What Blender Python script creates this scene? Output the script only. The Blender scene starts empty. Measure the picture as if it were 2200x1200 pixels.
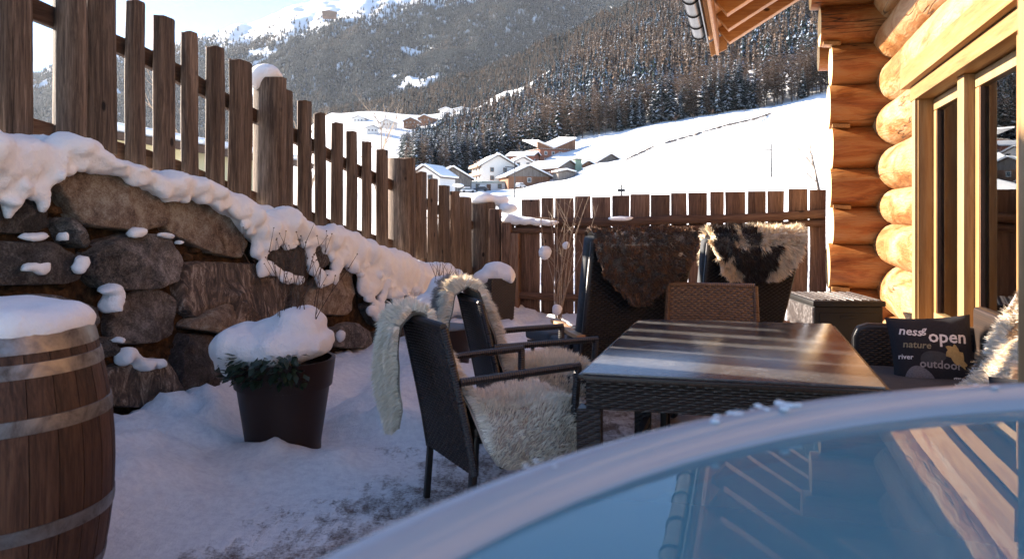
import bpy, bmesh, math, random
import numpy as np
from mathutils import Vector, Matrix, noise as mn

# ------------------------------------------------------------------ camera, sky, sun, exposure
sc = bpy.context.scene
C = sc.collection
R = math.radians
F, HOR, H = 1700.0, 460.0, 1.33           # focal length and horizon in pixels of the 2200 px photograph, eye height in metres
cam_d = bpy.data.cameras.new('camera')
cam = bpy.data.objects.new('camera', cam_d)
C.objects.link(cam)
cam.location = (0, 0, H)
cam.rotation_euler = (R(90), 0, 0)
cam_d.sensor_width = 36
cam_d.lens = 36 * F / 2200
cam_d.shift_y = -140 / 2200
cam_d.clip_start = 0.05
cam_d.clip_end = 20000
cam_d.dof.use_dof = True
cam_d.dof.focus_distance = 7.5
cam_d.dof.aperture_fstop = 27.8 / 5.5
sc.camera = cam

SUN_TO = Vector((-0.90, 0.436, 0)).normalized()
SUN_EL = R(20)
world = bpy.data.worlds.new('World')
sc.world = world
world.use_nodes = True
wn = world.node_tree
bg = wn.nodes['Background']
sky = wn.nodes.new('ShaderNodeTexSky')
sky.sky_type = 'NISHITA'
sky.sun_disc = False
sky.sun_elevation = SUN_EL
sky.sun_rotation = math.atan2(SUN_TO.x, SUN_TO.y)
sky.altitude = 1300
sky.air_density = 0.8
sky.dust_density = 0.0
sky.ozone_density = 3.0
wn.links.new(sky.outputs[0], bg.inputs[0])
bg.inputs[1].default_value = 0.068
sun_d = bpy.data.lights.new('sun', 'SUN')
sun_d.energy = 5.0
sun_d.angle = R(0.5)
sun_d.color = (1.0, 0.88, 0.74)
sun = bpy.data.objects.new('sun', sun_d)
C.objects.link(sun)
sd = Vector((SUN_TO.x * math.cos(SUN_EL), SUN_TO.y * math.cos(SUN_EL), math.sin(SUN_EL)))
sun.rotation_euler = sd.to_track_quat('Z', 'Y').to_euler()
sun.location = (-20, 10, 30)
vs = sc.view_settings
vs.view_transform = 'Standard'
vs.look = 'None'
vs.gamma = 1
vs.use_curve_mapping = False
vs.exposure = 2.5
sc.render.engine = 'CYCLES'
sc.cycles.use_denoising = True
sc.cycles.max_bounces = 10
sc.cycles.diffuse_bounces = 7
sc.cycles.glossy_bounces = 4
sc.cycles.transmission_bounces = 6
sc.cycles.transparent_max_bounces = 12
sc.cycles.caustics_reflective = False
sc.cycles.caustics_refractive = False
sc.cycles.volume_bounces = 1
sc.cycles.sample_clamp_indirect = 8
sc.cycles.blur_glossy = 0.0

# ------------------------------------------------------------------ helpers: placing
YAW = R(16.3)                                # the cabin, terrace and fences share this heading
A0, A1 = math.sin(YAW), math.cos(YAW)        # along the cabin wall (s), P across it (t)
P0, P1 = A1, -A0


def W(s, t, z=0.0):
    return Vector((s * A0 + t * P0, s * A1 + t * P1, z))


def s_at(px, t):                             # where the sight line of column px meets the vertical plane t
    r = (px - 1100) / F
    s = t * (P0 - r * P1) / (r * A1 - A0)
    return s, s * A1 + t * P1


def z_at(py, Y):
    return H + (HOR - py) * Y / F


def ground_at(px, py, z):
    Y = F * (H - z) / (py - HOR)
    return Vector(((px - 1100) / F * Y, Y, z))


rnd = random.Random(7)


def link(o, parent=None):
    C.objects.link(o)
    if parent is not None:
        o.parent = parent
    return o


def tag(o, label=None, cat=None, group=None, kind=None):
    if label: o['label'] = label
    if cat: o['category'] = cat
    if group: o['group'] = group
    if kind: o['kind'] = kind
    return o


def thing(name, label, cat, loc=(0, 0, 0), rotz=0.0, group=None):
    o = bpy.data.objects.new(name, None)
    o.empty_display_size = 0.1
    link(o)
    o.location = loc
    o.rotation_euler = (0, 0, rotz)
    return tag(o, label, cat, group)


def copy_tree(o, parent=None):
    c = o.copy()
    link(c, parent)
    for ch in list(o.children):
        copy_tree(ch, c)
    return c


# ------------------------------------------------------------------ helpers: mesh building
class MB:
    def __init__(self):
        self.v, self.f, self.col = [], [], None

    def add(self, vs_, fs_):
        n = len(self.v)
        self.v += [tuple(p) for p in vs_]
        self.f += [tuple(i + n for i in q) for q in fs_]
        return self

    def box(self, c, size, rz=0.0, M=None):
        sx, sy, sz = size[0] / 2, size[1] / 2, size[2] / 2
        pts = [Vector((x, y, z)) for x in (-sx, sx) for y in (-sy, sy) for z in (-sz, sz)]
        m = M if M is not None else Matrix.Rotation(rz, 3, 'Z')
        pts = [m @ p + Vector(c) for p in pts]
        return self.add(pts, [(0, 1, 3, 2), (4, 6, 7, 5), (0, 4, 5, 1), (2, 3, 7, 6), (0, 2, 6, 4), (1, 5, 7, 3)])

    def beam(self, a, b, w, h, up=(0, 0, 1)):
        a, b = Vector(a), Vector(b)
        d = (b - a).normalized()
        x = d.cross(Vector(up))
        if x.length < 1e-4: x = Vector((1, 0, 0))
        x.normalize()
        u = x.cross(d)
        pts = [q + x * i * w / 2 + u * j * h / 2 for q in (a, b) for i, j in ((-1, -1), (1, -1), (1, 1), (-1, 1))]
        return self.add(pts, [(3, 2, 1, 0), (4, 5, 6, 7), (0, 1, 5, 4), (1, 2, 6, 5), (2, 3, 7, 6), (3, 0, 4, 7)])

    def tube(self, path, rad, n=8, cap=True, squash=1.0):
        path = [Vector(p) for p in path]
        m = len(path)
        if not hasattr(rad, '__len__'): rad = [rad] * m
        vs_, fs_ = [], []
        ref = None
        for i, p in enumerate(path):
            d = (path[min(i + 1, m - 1)] - path[max(i - 1, 0)])
            if d.length < 1e-9: d = Vector((0, 0, 1))
            d.normalize()
            if ref is None:
                ref = Vector((0, 0, 1)) if abs(d.z) < .9 else Vector((1, 0, 0))
            x = ref - d * ref.dot(d)
            if x.length < 1e-5: x = d.orthogonal()
            x.normalize(); ref = x
            y = d.cross(x)
            for k in range(n):
                a = 2 * math.pi * k / n
                vs_.append(p + x * math.cos(a) * rad[i] + y * math.sin(a) * rad[i] * squash)
        for i in range(m - 1):
            for k in range(n):
                k2 = (k + 1) % n
                fs_.append((i * n + k, i * n + k2, (i + 1) * n + k2, (i + 1) * n + k))
        if cap:
            fs_.append(tuple(range(n))[::-1])
            fs_.append(tuple((m - 1) * n + k for k in range(n)))
        return self.add(vs_, fs_)

    def lathe(self, prof, n=32, c=(0, 0, 0), cap0=True, cap1=True):
        vs_, fs_ = [], []
        for r, z in prof:
            for k in range(n):
                a = 2 * math.pi * k / n
                vs_.append((c[0] + r * math.cos(a), c[1] + r * math.sin(a), c[2] + z))
        for i in range(len(prof) - 1):
            for k in range(n):
                k2 = (k + 1) % n
                fs_.append((i * n + k, i * n + k2, (i + 1) * n + k2, (i + 1) * n + k))
        if cap0: fs_.append(tuple(range(n))[::-1])
        if cap1: fs_.append(tuple((len(prof) - 1) * n + k for k in range(n)))
        return self.add(vs_, fs_)

    def grid(self, fn, nu, nv, flip=False):
        vs_ = [fn(i / nu, j / nv) for j in range(nv + 1) for i in range(nu + 1)]
        w = nu + 1
        fs_ = []
        for j in range(nv):
            for i in range(nu):
                q = (j * w + i, j * w + i + 1, (j + 1) * w + i + 1, (j + 1) * w + i)
                fs_.append(q[::-1] if flip else q)
        return self.add(vs_, fs_)

    def prism(self, poly, a, b):                 # a closed outline at offset a and again at offset b
        n = len(poly)
        vs_ = [Vector(p) + Vector(a) for p in poly] + [Vector(p) + Vector(b) for p in poly]
        fs_ = [tuple(range(n)), tuple(range(2 * n - 1, n - 1, -1))]
        for i in range(n):
            j = (i + 1) % n
            fs_.append((j, i, n + i, n + j))
        return self.add(vs_, fs_)

    def build(self, name, mat=None, parent=None, loc=(0, 0, 0), rot=(0, 0, 0), smooth=False, bevel=0.0, seg=2, angle=None, fix=True):
        me = bpy.data.meshes.new(name)
        me.from_pydata(self.v, [], self.f)
        if fix or bevel:
            bm = bmesh.new()
            bm.from_mesh(me)
            if fix: bmesh.ops.recalc_face_normals(bm, faces=bm.faces)
            if bevel:
                es = [e for e in bm.edges if len(e.link_faces) == 2 and e.calc_face_angle(0) > .5]
                bmesh.ops.bevel(bm, geom=es, offset=bevel, segments=seg, affect='EDGES', profile=.6, clamp_overlap=True)
            bm.to_mesh(me)
            bm.free()
        if smooth or bevel:
            me.polygons.foreach_set('use_smooth', [True] * len(me.polygons))
            me.set_sharp_from_angle(angle=R(angle if angle else 40))
        if mat: me.materials.append(mat)
        o = bpy.data.objects.new(name, me)
        o.location = loc
        o.rotation_euler = rot
        return link(o, parent)


def np_mesh(name, V, Fc, mat, cols=None, parent=None, smooth=False):
    """numpy arrays V (n,3) and triangles Fc (m,3) to one object"""
    me = bpy.data.meshes.new(name)
    me.vertices.add(len(V))
    me.vertices.foreach_set('co', np.asarray(V, 'f').ravel())
    k = Fc.shape[1]
    me.loops.add(len(Fc) * k)
    me.loops.foreach_set('vertex_index', np.asarray(Fc, 'i').ravel())
    me.polygons.add(len(Fc))
    me.polygons.foreach_set('loop_start', np.arange(0, len(Fc) * k, k, dtype='i'))
    me.polygons.foreach_set('loop_total', np.full(len(Fc), k, dtype='i'))
    if smooth: me.polygons.foreach_set('use_smooth', np.ones(len(Fc), dtype=bool))
    if cols is not None:
        at = me.attributes.new('Col', 'FLOAT_COLOR', 'POINT')
        c4 = np.ones((len(V), 4), 'f'); c4[:, :3] = cols
        at.data.foreach_set('color', c4.ravel())
    me.update(calc_edges=True)
    me.validate()
    if mat: me.materials.append(mat)
    o = bpy.data.objects.new(name, me)
    return link(o, parent)


ICO = {}


def ico(sub):
    if sub not in ICO:
        bm = bmesh.new()
        bmesh.ops.create_icosphere(bm, subdivisions=sub, radius=1)
        bm.verts.ensure_lookup_table()
        ICO[sub] = ([v.co.copy() for v in bm.verts], [tuple(v.index for v in f.verts) for f in bm.faces])
        bm.free()
    return ICO[sub]


def snow_mass(name, blobs, vox, parent=None, sm=5, amp=.012, fs=6.0, mat=None, k=.035, frame=0.0):
    """one rounded mass out of overlapping ellipsoids (x, y, z, rx, ry, rz[, rotz]): smooth union on a grid, then surface nets"""
    B = np.array([(tuple(b) + (0.0,))[:7] for b in blobs], float)
    c, s = math.cos(frame), math.sin(frame)
    B[:, 0], B[:, 1] = B[:, 0] * c - B[:, 1] * s, B[:, 0] * s + B[:, 1] * c
    B[:, 6] += frame
    ext = B[:, 3:6].copy()
    turned = np.abs(np.sin(B[:, 6])) > .02
    ext[turned, 0] = ext[turned, 1] = np.maximum(B[turned, 3], B[turned, 4])
    pad = vox * 3
    lo, hi = (B[:, :3] - ext).min(0) - pad, (B[:, :3] + ext).max(0) + pad
    n = np.ceil((hi - lo) / vox).astype(int) + 1
    D = np.full(n, .2, 'f')
    axs = [lo[i] + vox * np.arange(n[i]) for i in range(3)]
    for b, e in zip(B, ext):
        i0 = np.maximum(0, ((b[:3] - e - pad - k - lo) / vox).astype(int))
        i1 = np.minimum(n, ((b[:3] + e + pad + k - lo) / vox).astype(int) + 2)
        x = (axs[0][i0[0]:i1[0]] - b[0])[:, None, None]
        y = (axs[1][i0[1]:i1[1]] - b[1])[None, :, None]
        z = (axs[2][i0[2]:i1[2]] - b[2])[None, None, :]
        cb, sb = math.cos(b[6]), math.sin(b[6])
        u, v = x * cb + y * sb, -x * sb + y * cb
        k0 = np.sqrt((u / b[3]) ** 2 + (v / b[4]) ** 2 + (z / b[5]) ** 2) + 1e-6
        k1 = np.sqrt((u / b[3] ** 2) ** 2 + (v / b[4] ** 2) ** 2 + (z / b[5] ** 2) ** 2) + 1e-6
        d = np.maximum(k0 * (k0 - 1) / k1, -.2)
        w = D[i0[0]:i1[0], i0[1]:i1[1], i0[2]:i1[2]]
        h = np.maximum(k - np.abs(w - d), 0) / k
        w[...] = np.minimum(w, d) - h * h * k * .25
    neg = D < 0
    cells = np.zeros(n - 1, 'i1')
    acc = np.zeros(tuple(n - 1) + (3,), 'f'); cnt = np.zeros(n - 1, 'f')
    corner = lambda A, o: A[o[0]:n[0] - 1 + o[0], o[1]:n[1] - 1 + o[1], o[2]:n[2] - 1 + o[2]]
    cs = [(a, b_, q) for a in (0, 1) for b_ in (0, 1) for q in (0, 1)]
    tot = sum(corner(neg, o).astype('i1') for o in cs)
    act = (tot > 0) & (tot < 8)
    I = np.argwhere(act)
    val = {o: D[I[:, 0] + o[0], I[:, 1] + o[1], I[:, 2] + o[2]] for o in cs}
    P = np.zeros((len(I), 3)); Q = np.zeros(len(I))
    for o in cs:
        for ax in range(3):
            if o[ax]: continue
            o2 = tuple(1 if i == ax else o[i] for i in range(3))
            a, b_ = val[o], val[o2]
            m_ = (a < 0) != (b_ < 0)
            f = np.where(m_, a / np.where(m_, a - b_, 1), 0)
            pt = np.tile(np.array(o, float), (len(I), 1)); pt[:, ax] += f
            P += pt * m_[:, None]; Q += m_
    V = lo + (I + P / Q[:, None]) * vox
    ids = np.full(n - 1, -1, 'i4')
    ids[act] = np.arange(len(I))
    Fs = []
    for ax in range(3):
        u, v = (ax + 1) % 3, (ax + 2) % 3
        sl = [slice(1, -1)] * 3; sl[ax] = slice(0, -1)
        sh = [slice(1, -1)] * 3; sh[ax] = slice(1, None)
        a, b_ = neg[tuple(sl)], neg[tuple(sh)]
        E = np.argwhere(a != b_)
        fl = a[tuple(E.T)]
        off = np.ones(3, int); off[ax] = 0
        E = E + off
        q = []
        for du, dv in ((-1, -1), (0, -1), (0, 0), (-1, 0)):
            J = E.copy(); J[:, u] += du; J[:, v] += dv
            q.append(ids[tuple(J.T)])
        q = np.stack(q, -1)
        q[~fl] = q[~fl][:, ::-1]
        Fs.append(q)
    Fq = np.concatenate(Fs)
    nb_s = np.zeros_like(V); 
    for _ in range(sm):                               # relax along the edges
        S = np.zeros_like(V); Cn = np.zeros(len(V))
        for a in range(4):
            i_, j_ = Fq[:, a], Fq[:, (a + 1) % 4]
            for d_ in range(3):
                S[:, d_] += np.bincount(i_, V[j_, d_], len(V)) + np.bincount(j_, V[i_, d_], len(V))
            Cn += np.bincount(i_, minlength=len(V)) + np.bincount(j_, minlength=len(V))
        V = V * .5 + S / Cn[:, None] * .5
    x, y = V[:, 0] * c + V[:, 1] * s, -V[:, 0] * s + V[:, 1] * c
    V[:, 0], V[:, 1] = x, y
    o = np_mesh(name, V, Fq, mat or MT['snow'], None, parent, True)
    me = o.data
    me.update()
    nr = np.empty(len(V) * 3, 'f')
    me.vertices.foreach_get('normal', nr)
    nr = nr.reshape(-1, 3)
    ns = np.array([mn.noise(Vector(p) * fs) + mn.noise(Vector(p) * fs * 3.7) * .35 for p in V])
    me.vertices.foreach_set('co', (V + nr * (ns * amp)[:, None]).astype('f').ravel())
    me.update()
    return o


# ------------------------------------------------------------------ helpers: materials
MT = {}


class NT:
    def __init__(self, name, rough=.6, spec=.3):
        self.m = bpy.data.materials.new(name)
        self.m.use_nodes = True
        self.n, self.l = self.m.node_tree.nodes, self.m.node_tree.links
        self.b = self.n['Principled BSDF']
        self.b.inputs['Roughness'].default_value = rough
        self.b.inputs['Specular IOR Level'].default_value = spec
        self.out = self.n['Material Output']
        MT[name] = self.m

    def new(self, t, **k):
        q = self.n.new(t)
        for a, v in k.items(): setattr(q, a, v)
        return q

    def put(self, sock, v):
        if hasattr(v, 'is_output') or isinstance(v, bpy.types.NodeSocket): self.l.new(v, sock)
        elif isinstance(v, (tuple, list)) and len(v) == 3 and sock.type == 'RGBA': sock.default_value = (*v, 1)
        else: sock.default_value = v

    def coord(self, scale=(1, 1, 1), kind='Object', rot=(0, 0, 0), loc=(0, 0, 0)):
        tc = self.new('ShaderNodeTexCoord')
        mp = self.new('ShaderNodeMapping')
        mp.inputs['Scale'].default_value = scale
        mp.inputs['Rotation'].default_value = rot
        mp.inputs['Location'].default_value = loc
        self.l.new(tc.outputs[kind], mp.inputs[0])
        return mp.outputs[0]

    def rand(self):
        return self.new('ShaderNodeObjectInfo').outputs['Random']

    def noise(self, vec, scale, detail=5, rough=.55, dist=0.0, fac=True):
        q = self.new('ShaderNodeTexNoise')
        self.put(q.inputs['Vector'], vec)
        q.inputs['Scale'].default_value = scale
        q.inputs['Detail'].default_value = detail
        q.inputs['Roughness'].default_value = rough
        q.inputs['Distortion'].default_value = dist
        return q.outputs[0 if fac else 1]

    def vor(self, vec, scale, feature='F1', rnd_=1.0, out=0):
        q = self.new('ShaderNodeTexVoronoi', feature=feature)
        self.put(q.inputs['Vector'], vec)
        q.inputs['Scale'].default_value = scale
        q.inputs['Randomness'].default_value = rnd_
        return q.outputs[out]

    def wave(self, vec, scale, dist=2, detail=2, dscale=1, direction='X'):
        q = self.new('ShaderNodeTexWave', bands_direction=direction)
        self.put(q.inputs['Vector'], vec)
        q.inputs['Scale'].default_value = scale
        q.inputs['Distortion'].default_value = dist
        q.inputs['Detail'].default_value = detail
        q.inputs['Detail Scale'].default_value = dscale
        return q.outputs['Fac']

    def ramp(self, fac, stops, interp='LINEAR'):
        q = self.new('ShaderNodeValToRGB')
        cr = q.color_ramp
        cr.interpolation = interp
        while len(cr.elements) < len(stops): cr.elements.new(.5)
        for e, (p, c) in zip(cr.elements, stops):
            e.position = p
            e.color = (*c, 1) if isinstance(c, (tuple, list)) else (c, c, c, 1)
        self.put(q.inputs[0], fac)
        return q.outputs[0]

    def mix(self, fac, a, b, mode='MIX'):
        q = self.new('ShaderNodeMix', data_type='RGBA', blend_type=mode)
        self.put(q.inputs[0], fac)
        self.put(q.inputs[6], a)
        self.put(q.inputs[7], b)
        return q.outputs[2]

    def math(self, op, a, b=0.0, c=None):
        q = self.new('ShaderNodeMath', operation=op)
        self.put(q.inputs[0], a)
        self.put(q.inputs[1], b)
        if c is not None: self.put(q.inputs[2], c)
        return q.outputs[0]

    def bump(self, h, strength=.3, dist=.01, normal=None):
        q = self.new('ShaderNodeBump')
        q.inputs['Strength'].default_value = strength
        q.inputs['Distance'].default_value = dist
        self.put(q.inputs['Height'], h)
        if normal is not None: self.put(q.inputs['Normal'], normal)
        self.l.new(q.outputs[0], self.b.inputs['Normal'])
        return q.outputs[0]

    def color(self, c): self.put(self.b.inputs['Base Color'], c)

    def val(self, **k):
        for a, v in k.items(): self.put(self.b.inputs[a.replace('_', ' ')], v)
        return self


def plain(name, c, rough=.6, metal=0.0, var=.15, scale=8.0, bump=.1):
    m = NT(name, rough)
    v = m.coord()
    n = m.noise(v, scale, 6, .6)
    d = tuple(x * (1 - var) for x in c)
    e = tuple(min(1, x * (1 + var)) for x in c)
    m.color(m.ramp(n, [(.3, d), (.7, e)]))
    m.val(Metallic=metal)
    if bump: m.bump(m.noise(v, scale * 6, 4), bump, .004)
    return m.m


def wood(name, c1, c2, c3, axis='z', rough=.65, grain=1.0, knots=True, bumpk=.5, hue=.25, fine=1.0):
    """c1 dark grain, c2 body, c3 pale streaks; the grain runs along axis"""
    m = NT(name, rough, .25)
    st = {'x': (.06, 1, 1), 'y': (1, .06, 1), 'z': (1, 1, .06)}[axis]
    v0 = m.coord()
    rv = m.rand()
    off = m.new('ShaderNodeVectorMath', operation='ADD')
    cmb = m.new('ShaderNodeCombineXYZ')
    r9 = m.math('MULTIPLY', rv, 37.0)
    for i in range(3): m.l.new(r9, cmb.inputs[i])
    m.l.new(v0, off.inputs[0]); m.l.new(cmb.outputs[0], off.inputs[1])
    mp = m.new('ShaderNodeMapping'); mp.inputs['Scale'].default_value = st
    m.l.new(off.outputs[0], mp.inputs[0])
    v = mp.outputs[0]
    big = m.noise(v, 6 * grain, 4, .6, .6)
    fin = m.noise(v, 55 * grain * fine, 6, .7, .8)
    mid = m.noise(v, 18 * grain, 5, .6, 1.5)
    f = m.math('ADD', m.math('MULTIPLY', big, .3), m.math('ADD', m.math('MULTIPLY', mid, .3), m.math('MULTIPLY', fin, .4)))
    col = m.ramp(f, [(.38, c1), (.5, c2), (.62, c3)])
    if knots:
        mk = m.new('ShaderNodeMapping'); mk.inputs['Scale'].default_value = tuple(1 if x == 1 else .55 for x in st)
        m.l.new(off.outputs[0], mk.inputs[0])
        kd = m.vor(mk.outputs[0], 3.2 * grain)
        km = m.ramp(kd, [(.06, 1.0), (.1, 0.0)])
        col = m.mix(km, col, tuple(x * .3 for x in c1))
    hv = m.new('ShaderNodeHueSaturation')
    m.put(hv.inputs['Value'], m.math('ADD', m.math('MULTIPLY', rv, hue * 2), 1 - hue))
    m.put(hv.inputs['Color'], col)
    m.color(hv.outputs[0])
    m.bump(m.math('ADD', fin, mid), bumpk, .006)
    return m.m


# --- wood
wood('fence_wood', (0.0195, 0.0117, 0.0078), (0.0858, 0.0572, 0.0403), (0.208, 0.1469, 0.1066), 'z', .8, 1.3, True, 1.0, .24)
wood('rail_wood', (0.03, 0.0156, 0.0096), (0.072, 0.039, 0.024), (0.12, 0.075, 0.048), 'y', .8, 1.3, True, .7)
wood('board_wood', (0.034, 0.01768, 0.01088), (0.1292, 0.0714, 0.04488), (0.2176, 0.1326, 0.0884), 'z', .8, 1.2, True, .6, .28)
wood('board_rail_wood', (0.0525, 0.027, 0.0165), (0.1125, 0.06, 0.0375), (0.18, 0.105, 0.0675), 'x', .8, 1.2, True, .6)
wood('casing_wood', (0.168, 0.0765, 0.02325), (0.2655, 0.138, 0.04575), (0.3165, 0.189, 0.0765), 'y', .5, .9, True, .2, .1)
wood('casing_wood_upright', (0.1837, 0.087, 0.02775), (0.2805, 0.153, 0.05625), (0.3262, 0.204, 0.0915), 'z', .5, .9, True, .2, .1)
wood('sash_wood', (0.2145, 0.1222, 0.051), (0.306, 0.1935, 0.0915), (0.3465, 0.24, 0.1275), 'z', .45, .9, False, .1, .05)
wood('rafter_wood', (0.225, 0.0975, 0.03), (0.36, 0.18, 0.06375), (0.435, 0.255, 0.105), 'x', .55, .8, True, .3, .12)
wood('deck_board_wood', (0.1875, 0.0825, 0.02625), (0.3, 0.1425, 0.04875), (0.375, 0.21, 0.0825), 'y', .6, .8, True, .3, .12)
wood('barrel_wood', (0.01555, 0.007776, 0.00486), (0.05832, 0.02722, 0.01555), (0.1118, 0.05638, 0.03208), 'z', .6, 1.6, False, .35, .2)
wood('teak_wood', (.3, .15, .06), (.45, .25, .12), (.55, .33, .18), 'y', .5, 2.5, False, .2, .05)
wood('post_wood', (0.1837, 0.09675, 0.0405), (0.2655, 0.1583, 0.07125), (0.3165, 0.2093, 0.1072), 'z', .55, 1.0, True, .2, .05)
wood('grey_barn_wood', (.07, .06, .05), (.15, .13, .115), (.24, .21, .19), 'z', .8, .3, False, .3, .2)
wood('brown_barn_wood', (.09, .045, .025), (.19, .09, .05), (.28, .15, .09), 'z', .8, .3, False, .3, .2)


def peeled(name, axis, tone=(1, 1, 1)):
    m = NT(name, .5, .3)
    v0 = m.coord()
    rv = m.rand()
    off = m.new('ShaderNodeVectorMath', operation='ADD')
    cmb = m.new('ShaderNodeCombineXYZ')
    for i in range(3): m.l.new(m.math('MULTIPLY', rv, 53.0), cmb.inputs[i])
    m.l.new(v0, off.inputs[0]); m.l.new(cmb.outputs[0], off.inputs[1])
    st = {'x': (.3, 1, 1), 'y': (1, .3, 1)}[axis]
    mp = m.new('ShaderNodeMapping'); mp.inputs['Scale'].default_value = st
    m.l.new(off.outputs[0], mp.inputs[0])
    st2 = tuple(x * (.12 if x < 1 else 1) for x in st)
    mp2 = m.new('ShaderNodeMapping'); mp2.inputs['Scale'].default_value = st2
    m.l.new(off.outputs[0], mp2.inputs[0])
    patch = m.noise(mp.outputs[0], 3.2, 6, .65, 1.2)
    grain = m.wave(mp.outputs[0], 7.0, 14, 4, 1.3, 'Z')
    fib = m.noise(mp2.outputs[0], 40, 5, .65, .6)
    t = (lambda c: tuple(x * y for x, y in zip(c, tone)))
    col = m.ramp(patch, [(.33, t((.1, .032, .009))), (.43, t((.22, .095, .032))), (.51, t((.31, .19, .092))), (.66, t((.34, .255, .165)))])
    line = m.ramp(grain, [(.0, 1.0), (.1, 0.0)])
    col = m.mix(m.math('MULTIPLY', line, .7), col, t((.3, .12, .035)))
    col = m.mix(m.math('MULTIPLY', fib, .35), col, t((.42, .19, .055)))
    mp3 = m.new('ShaderNodeMapping'); mp3.inputs['Scale'].default_value = tuple(.06 if x < 1 else 1 for x in st)
    m.l.new(off.outputs[0], mp3.inputs[0])
    ck = m.math('ABSOLUTE', m.math('SUBTRACT', m.noise(mp3.outputs[0], 5, 3, .5, .3), .5))
    cmask = m.ramp(m.noise(mp.outputs[0], 1.7, 2), [(.48, 0.0), (.56, 1.0)])
    crack = m.math('MULTIPLY', m.ramp(ck, [(.0, 1.0), (.011, 0.0)]), cmask)
    col = m.mix(crack, col, t((.035, .015, .006)))
    mk = m.new('ShaderNodeMapping'); mk.inputs['Scale'].default_value = tuple(.5 if x < 1 else 1 for x in st)
    m.l.new(off.outputs[0], mk.inputs[0])
    kd = m.vor(mk.outputs[0], 2.2)
    km = m.ramp(kd, [(.035, 1.0), (.07, 0.0)])
    col = m.mix(km, col, t((.12, .045, .015)))
    m.color(col)
    m.bump(m.math('SUBTRACT', m.math('ADD', fib, m.math('MULTIPLY', grain, .6)), m.math('MULTIPLY', crack, 3.0)), .5, .008)
    return m.m


peeled('log_wood', 'y')
peeled('shaded_stub_log_wood', 'x', (.85, .62, .4))  # same wood as the long wall, with shade put into a darker redder tone
plain('log_end_wood', (.66, .46, .22), .6, 0, .2, 30, .2)

# --- stone
for nm_, cs, sc_ in (('stone_dark', [(.019, .016, .015), (.095, .078, .069), (.284, .250, .223)], 7),
                     ('stone_brown', [(.095, .062, .043), (.365, .257, .182), (.620, .540, .419)], 9),
                     ('stone_grey', [(.034, .030, .027), (.203, .169, .146), (.540, .459, .405)], 8)):
    m = NT(nm_, .75, .35)
    v = m.coord()
    rv = m.rand()
    base = m.noise(v, sc_ * .35, 6, .7, .8)
    grit = m.noise(v, 90, 5, .75)
    med = m.noise(v, 14, 7, .7, .4)
    f = m.math('ADD', m.math('MULTIPLY', base, .36), m.math('ADD', m.math('MULTIPLY', grit, .32), m.math('MULTIPLY', med, .32)))
    col = m.ramp(f, [(.40, cs[0]), (.5, cs[1]), (.59, cs[2])])
    rust = m.ramp(m.noise(v, 3.0, 5, .6, 1), [(.55, 0.0), (.72, .5)])
    col = m.mix(rust, col, (.14, .07, .028))
    hv = m.new('ShaderNodeHueSaturation')
    m.put(hv.inputs['Value'], m.math('ADD', m.math('MULTIPLY', rv, .5), .75))
    m.put(hv.inputs['Color'], col)
    m.color(hv.outputs[0])
    m.bump(m.math('ADD', m.math('MULTIPLY', med, 1.8), m.math('MULTIPLY', grit, .8)), 1.0, .055)
m = NT('stone_veined', .7, .35)
v = m.coord((1, 1, .28), rot=(0, R(12), 0))
w1 = m.noise(v, 9, 8, .72, 2.5)
w2 = m.noise(m.coord((1, 1, 1)), 60, 5, .7)
col = m.ramp(w1, [(.32, (.02, .016, .014)), (.46, (.1, .072, .055)), (.54, (.22, .15, .11)), (.62, (.55, .45, .36)), (.68, (.13, .095, .075))])
m.color(m.mix(m.math('MULTIPLY', w2, .35), col, (.05, .036, .028)))
m.bump(m.math('ADD', w1, m.math('MULTIPLY', w2, .4)), 1.0, .05)
m = NT('soil', .95, .1)
v = m.coord()
n = m.noise(v, 12, 8, .7)
m.color(m.ramp(n, [(.35, (.02, .013, .008)), (.55, (.09, .05, .025)), (.7, (.2, .11, .05))]))
m.bump(m.noise(v, 40, 6, .7), 1.0, .04)

# --- snow
m = NT('snow', .55, .25)
v = m.coord()
n1, n2 = m.noise(v, 14, 8, .7), m.noise(v, 75, 5, .7)
m.color(m.ramp(n1, [(.3, (.8, .79, .79)), (.7, (.88, .87, .86))]))
m.bump(m.math('ADD', m.math('MULTIPLY', n1, 1.4), m.math('MULTIPLY', n2, .7)), .6, .02)
m = NT('far_snow', .7, .1)
v = m.coord()
n1 = m.noise(v, .03, 9, .65)
m.color(m.ramp(n1, [(.3, (.76, .77, .79)), (.7, (.86, .86, .86))]))
m.bump(m.noise(v, .12, 8, .65), .6, 1.5)
m = NT('terrace_ground', .6, .3)           # trodden snow, worn through to the stone where people walk
v = m.coord()
att = m.new('ShaderNodeAttribute', attribute_name='Col')
sp = m.new('ShaderNodeSeparateColor')
m.l.new(att.outputs['Color'], sp.inputs[0])
n1 = m.noise(v, 3.0, 10, .72, .6)
vs_t = m.coord((1, .35, 1), rot=(0, 0, R(35)))
n3 = m.noise(vs_t, 16, 8, .75, .4)
n2 = m.noise(v, 60, 6, .75)
f = m.math('ADD', m.math('ADD', m.math('MULTIPLY', n1, .4), m.math('MULTIPLY', n3, .35)), m.math('MULTIPLY', n2, .25))
f = m.math('ADD', f, m.math('SUBTRACT', sp.outputs[0], .5))
mask = m.ramp(f, [(.43, 0.0), (.52, 1.0)])
stone = m.ramp(m.noise(v, 9, 8, .7), [(.3, (.06, .042, .036)), (.6, (.17, .115, .095)), (.75, (.25, .18, .15))])
snowc = m.ramp(m.noise(v, 25, 6, .7), [(.3, (.66, .66, .68)), (.6, (.83, .83, .83))])
m.color(m.mix(mask, stone, snowc))
m.put(m.b.inputs['Roughness'], m.ramp(mask, [(0, .45), (1, .65)]))
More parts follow.
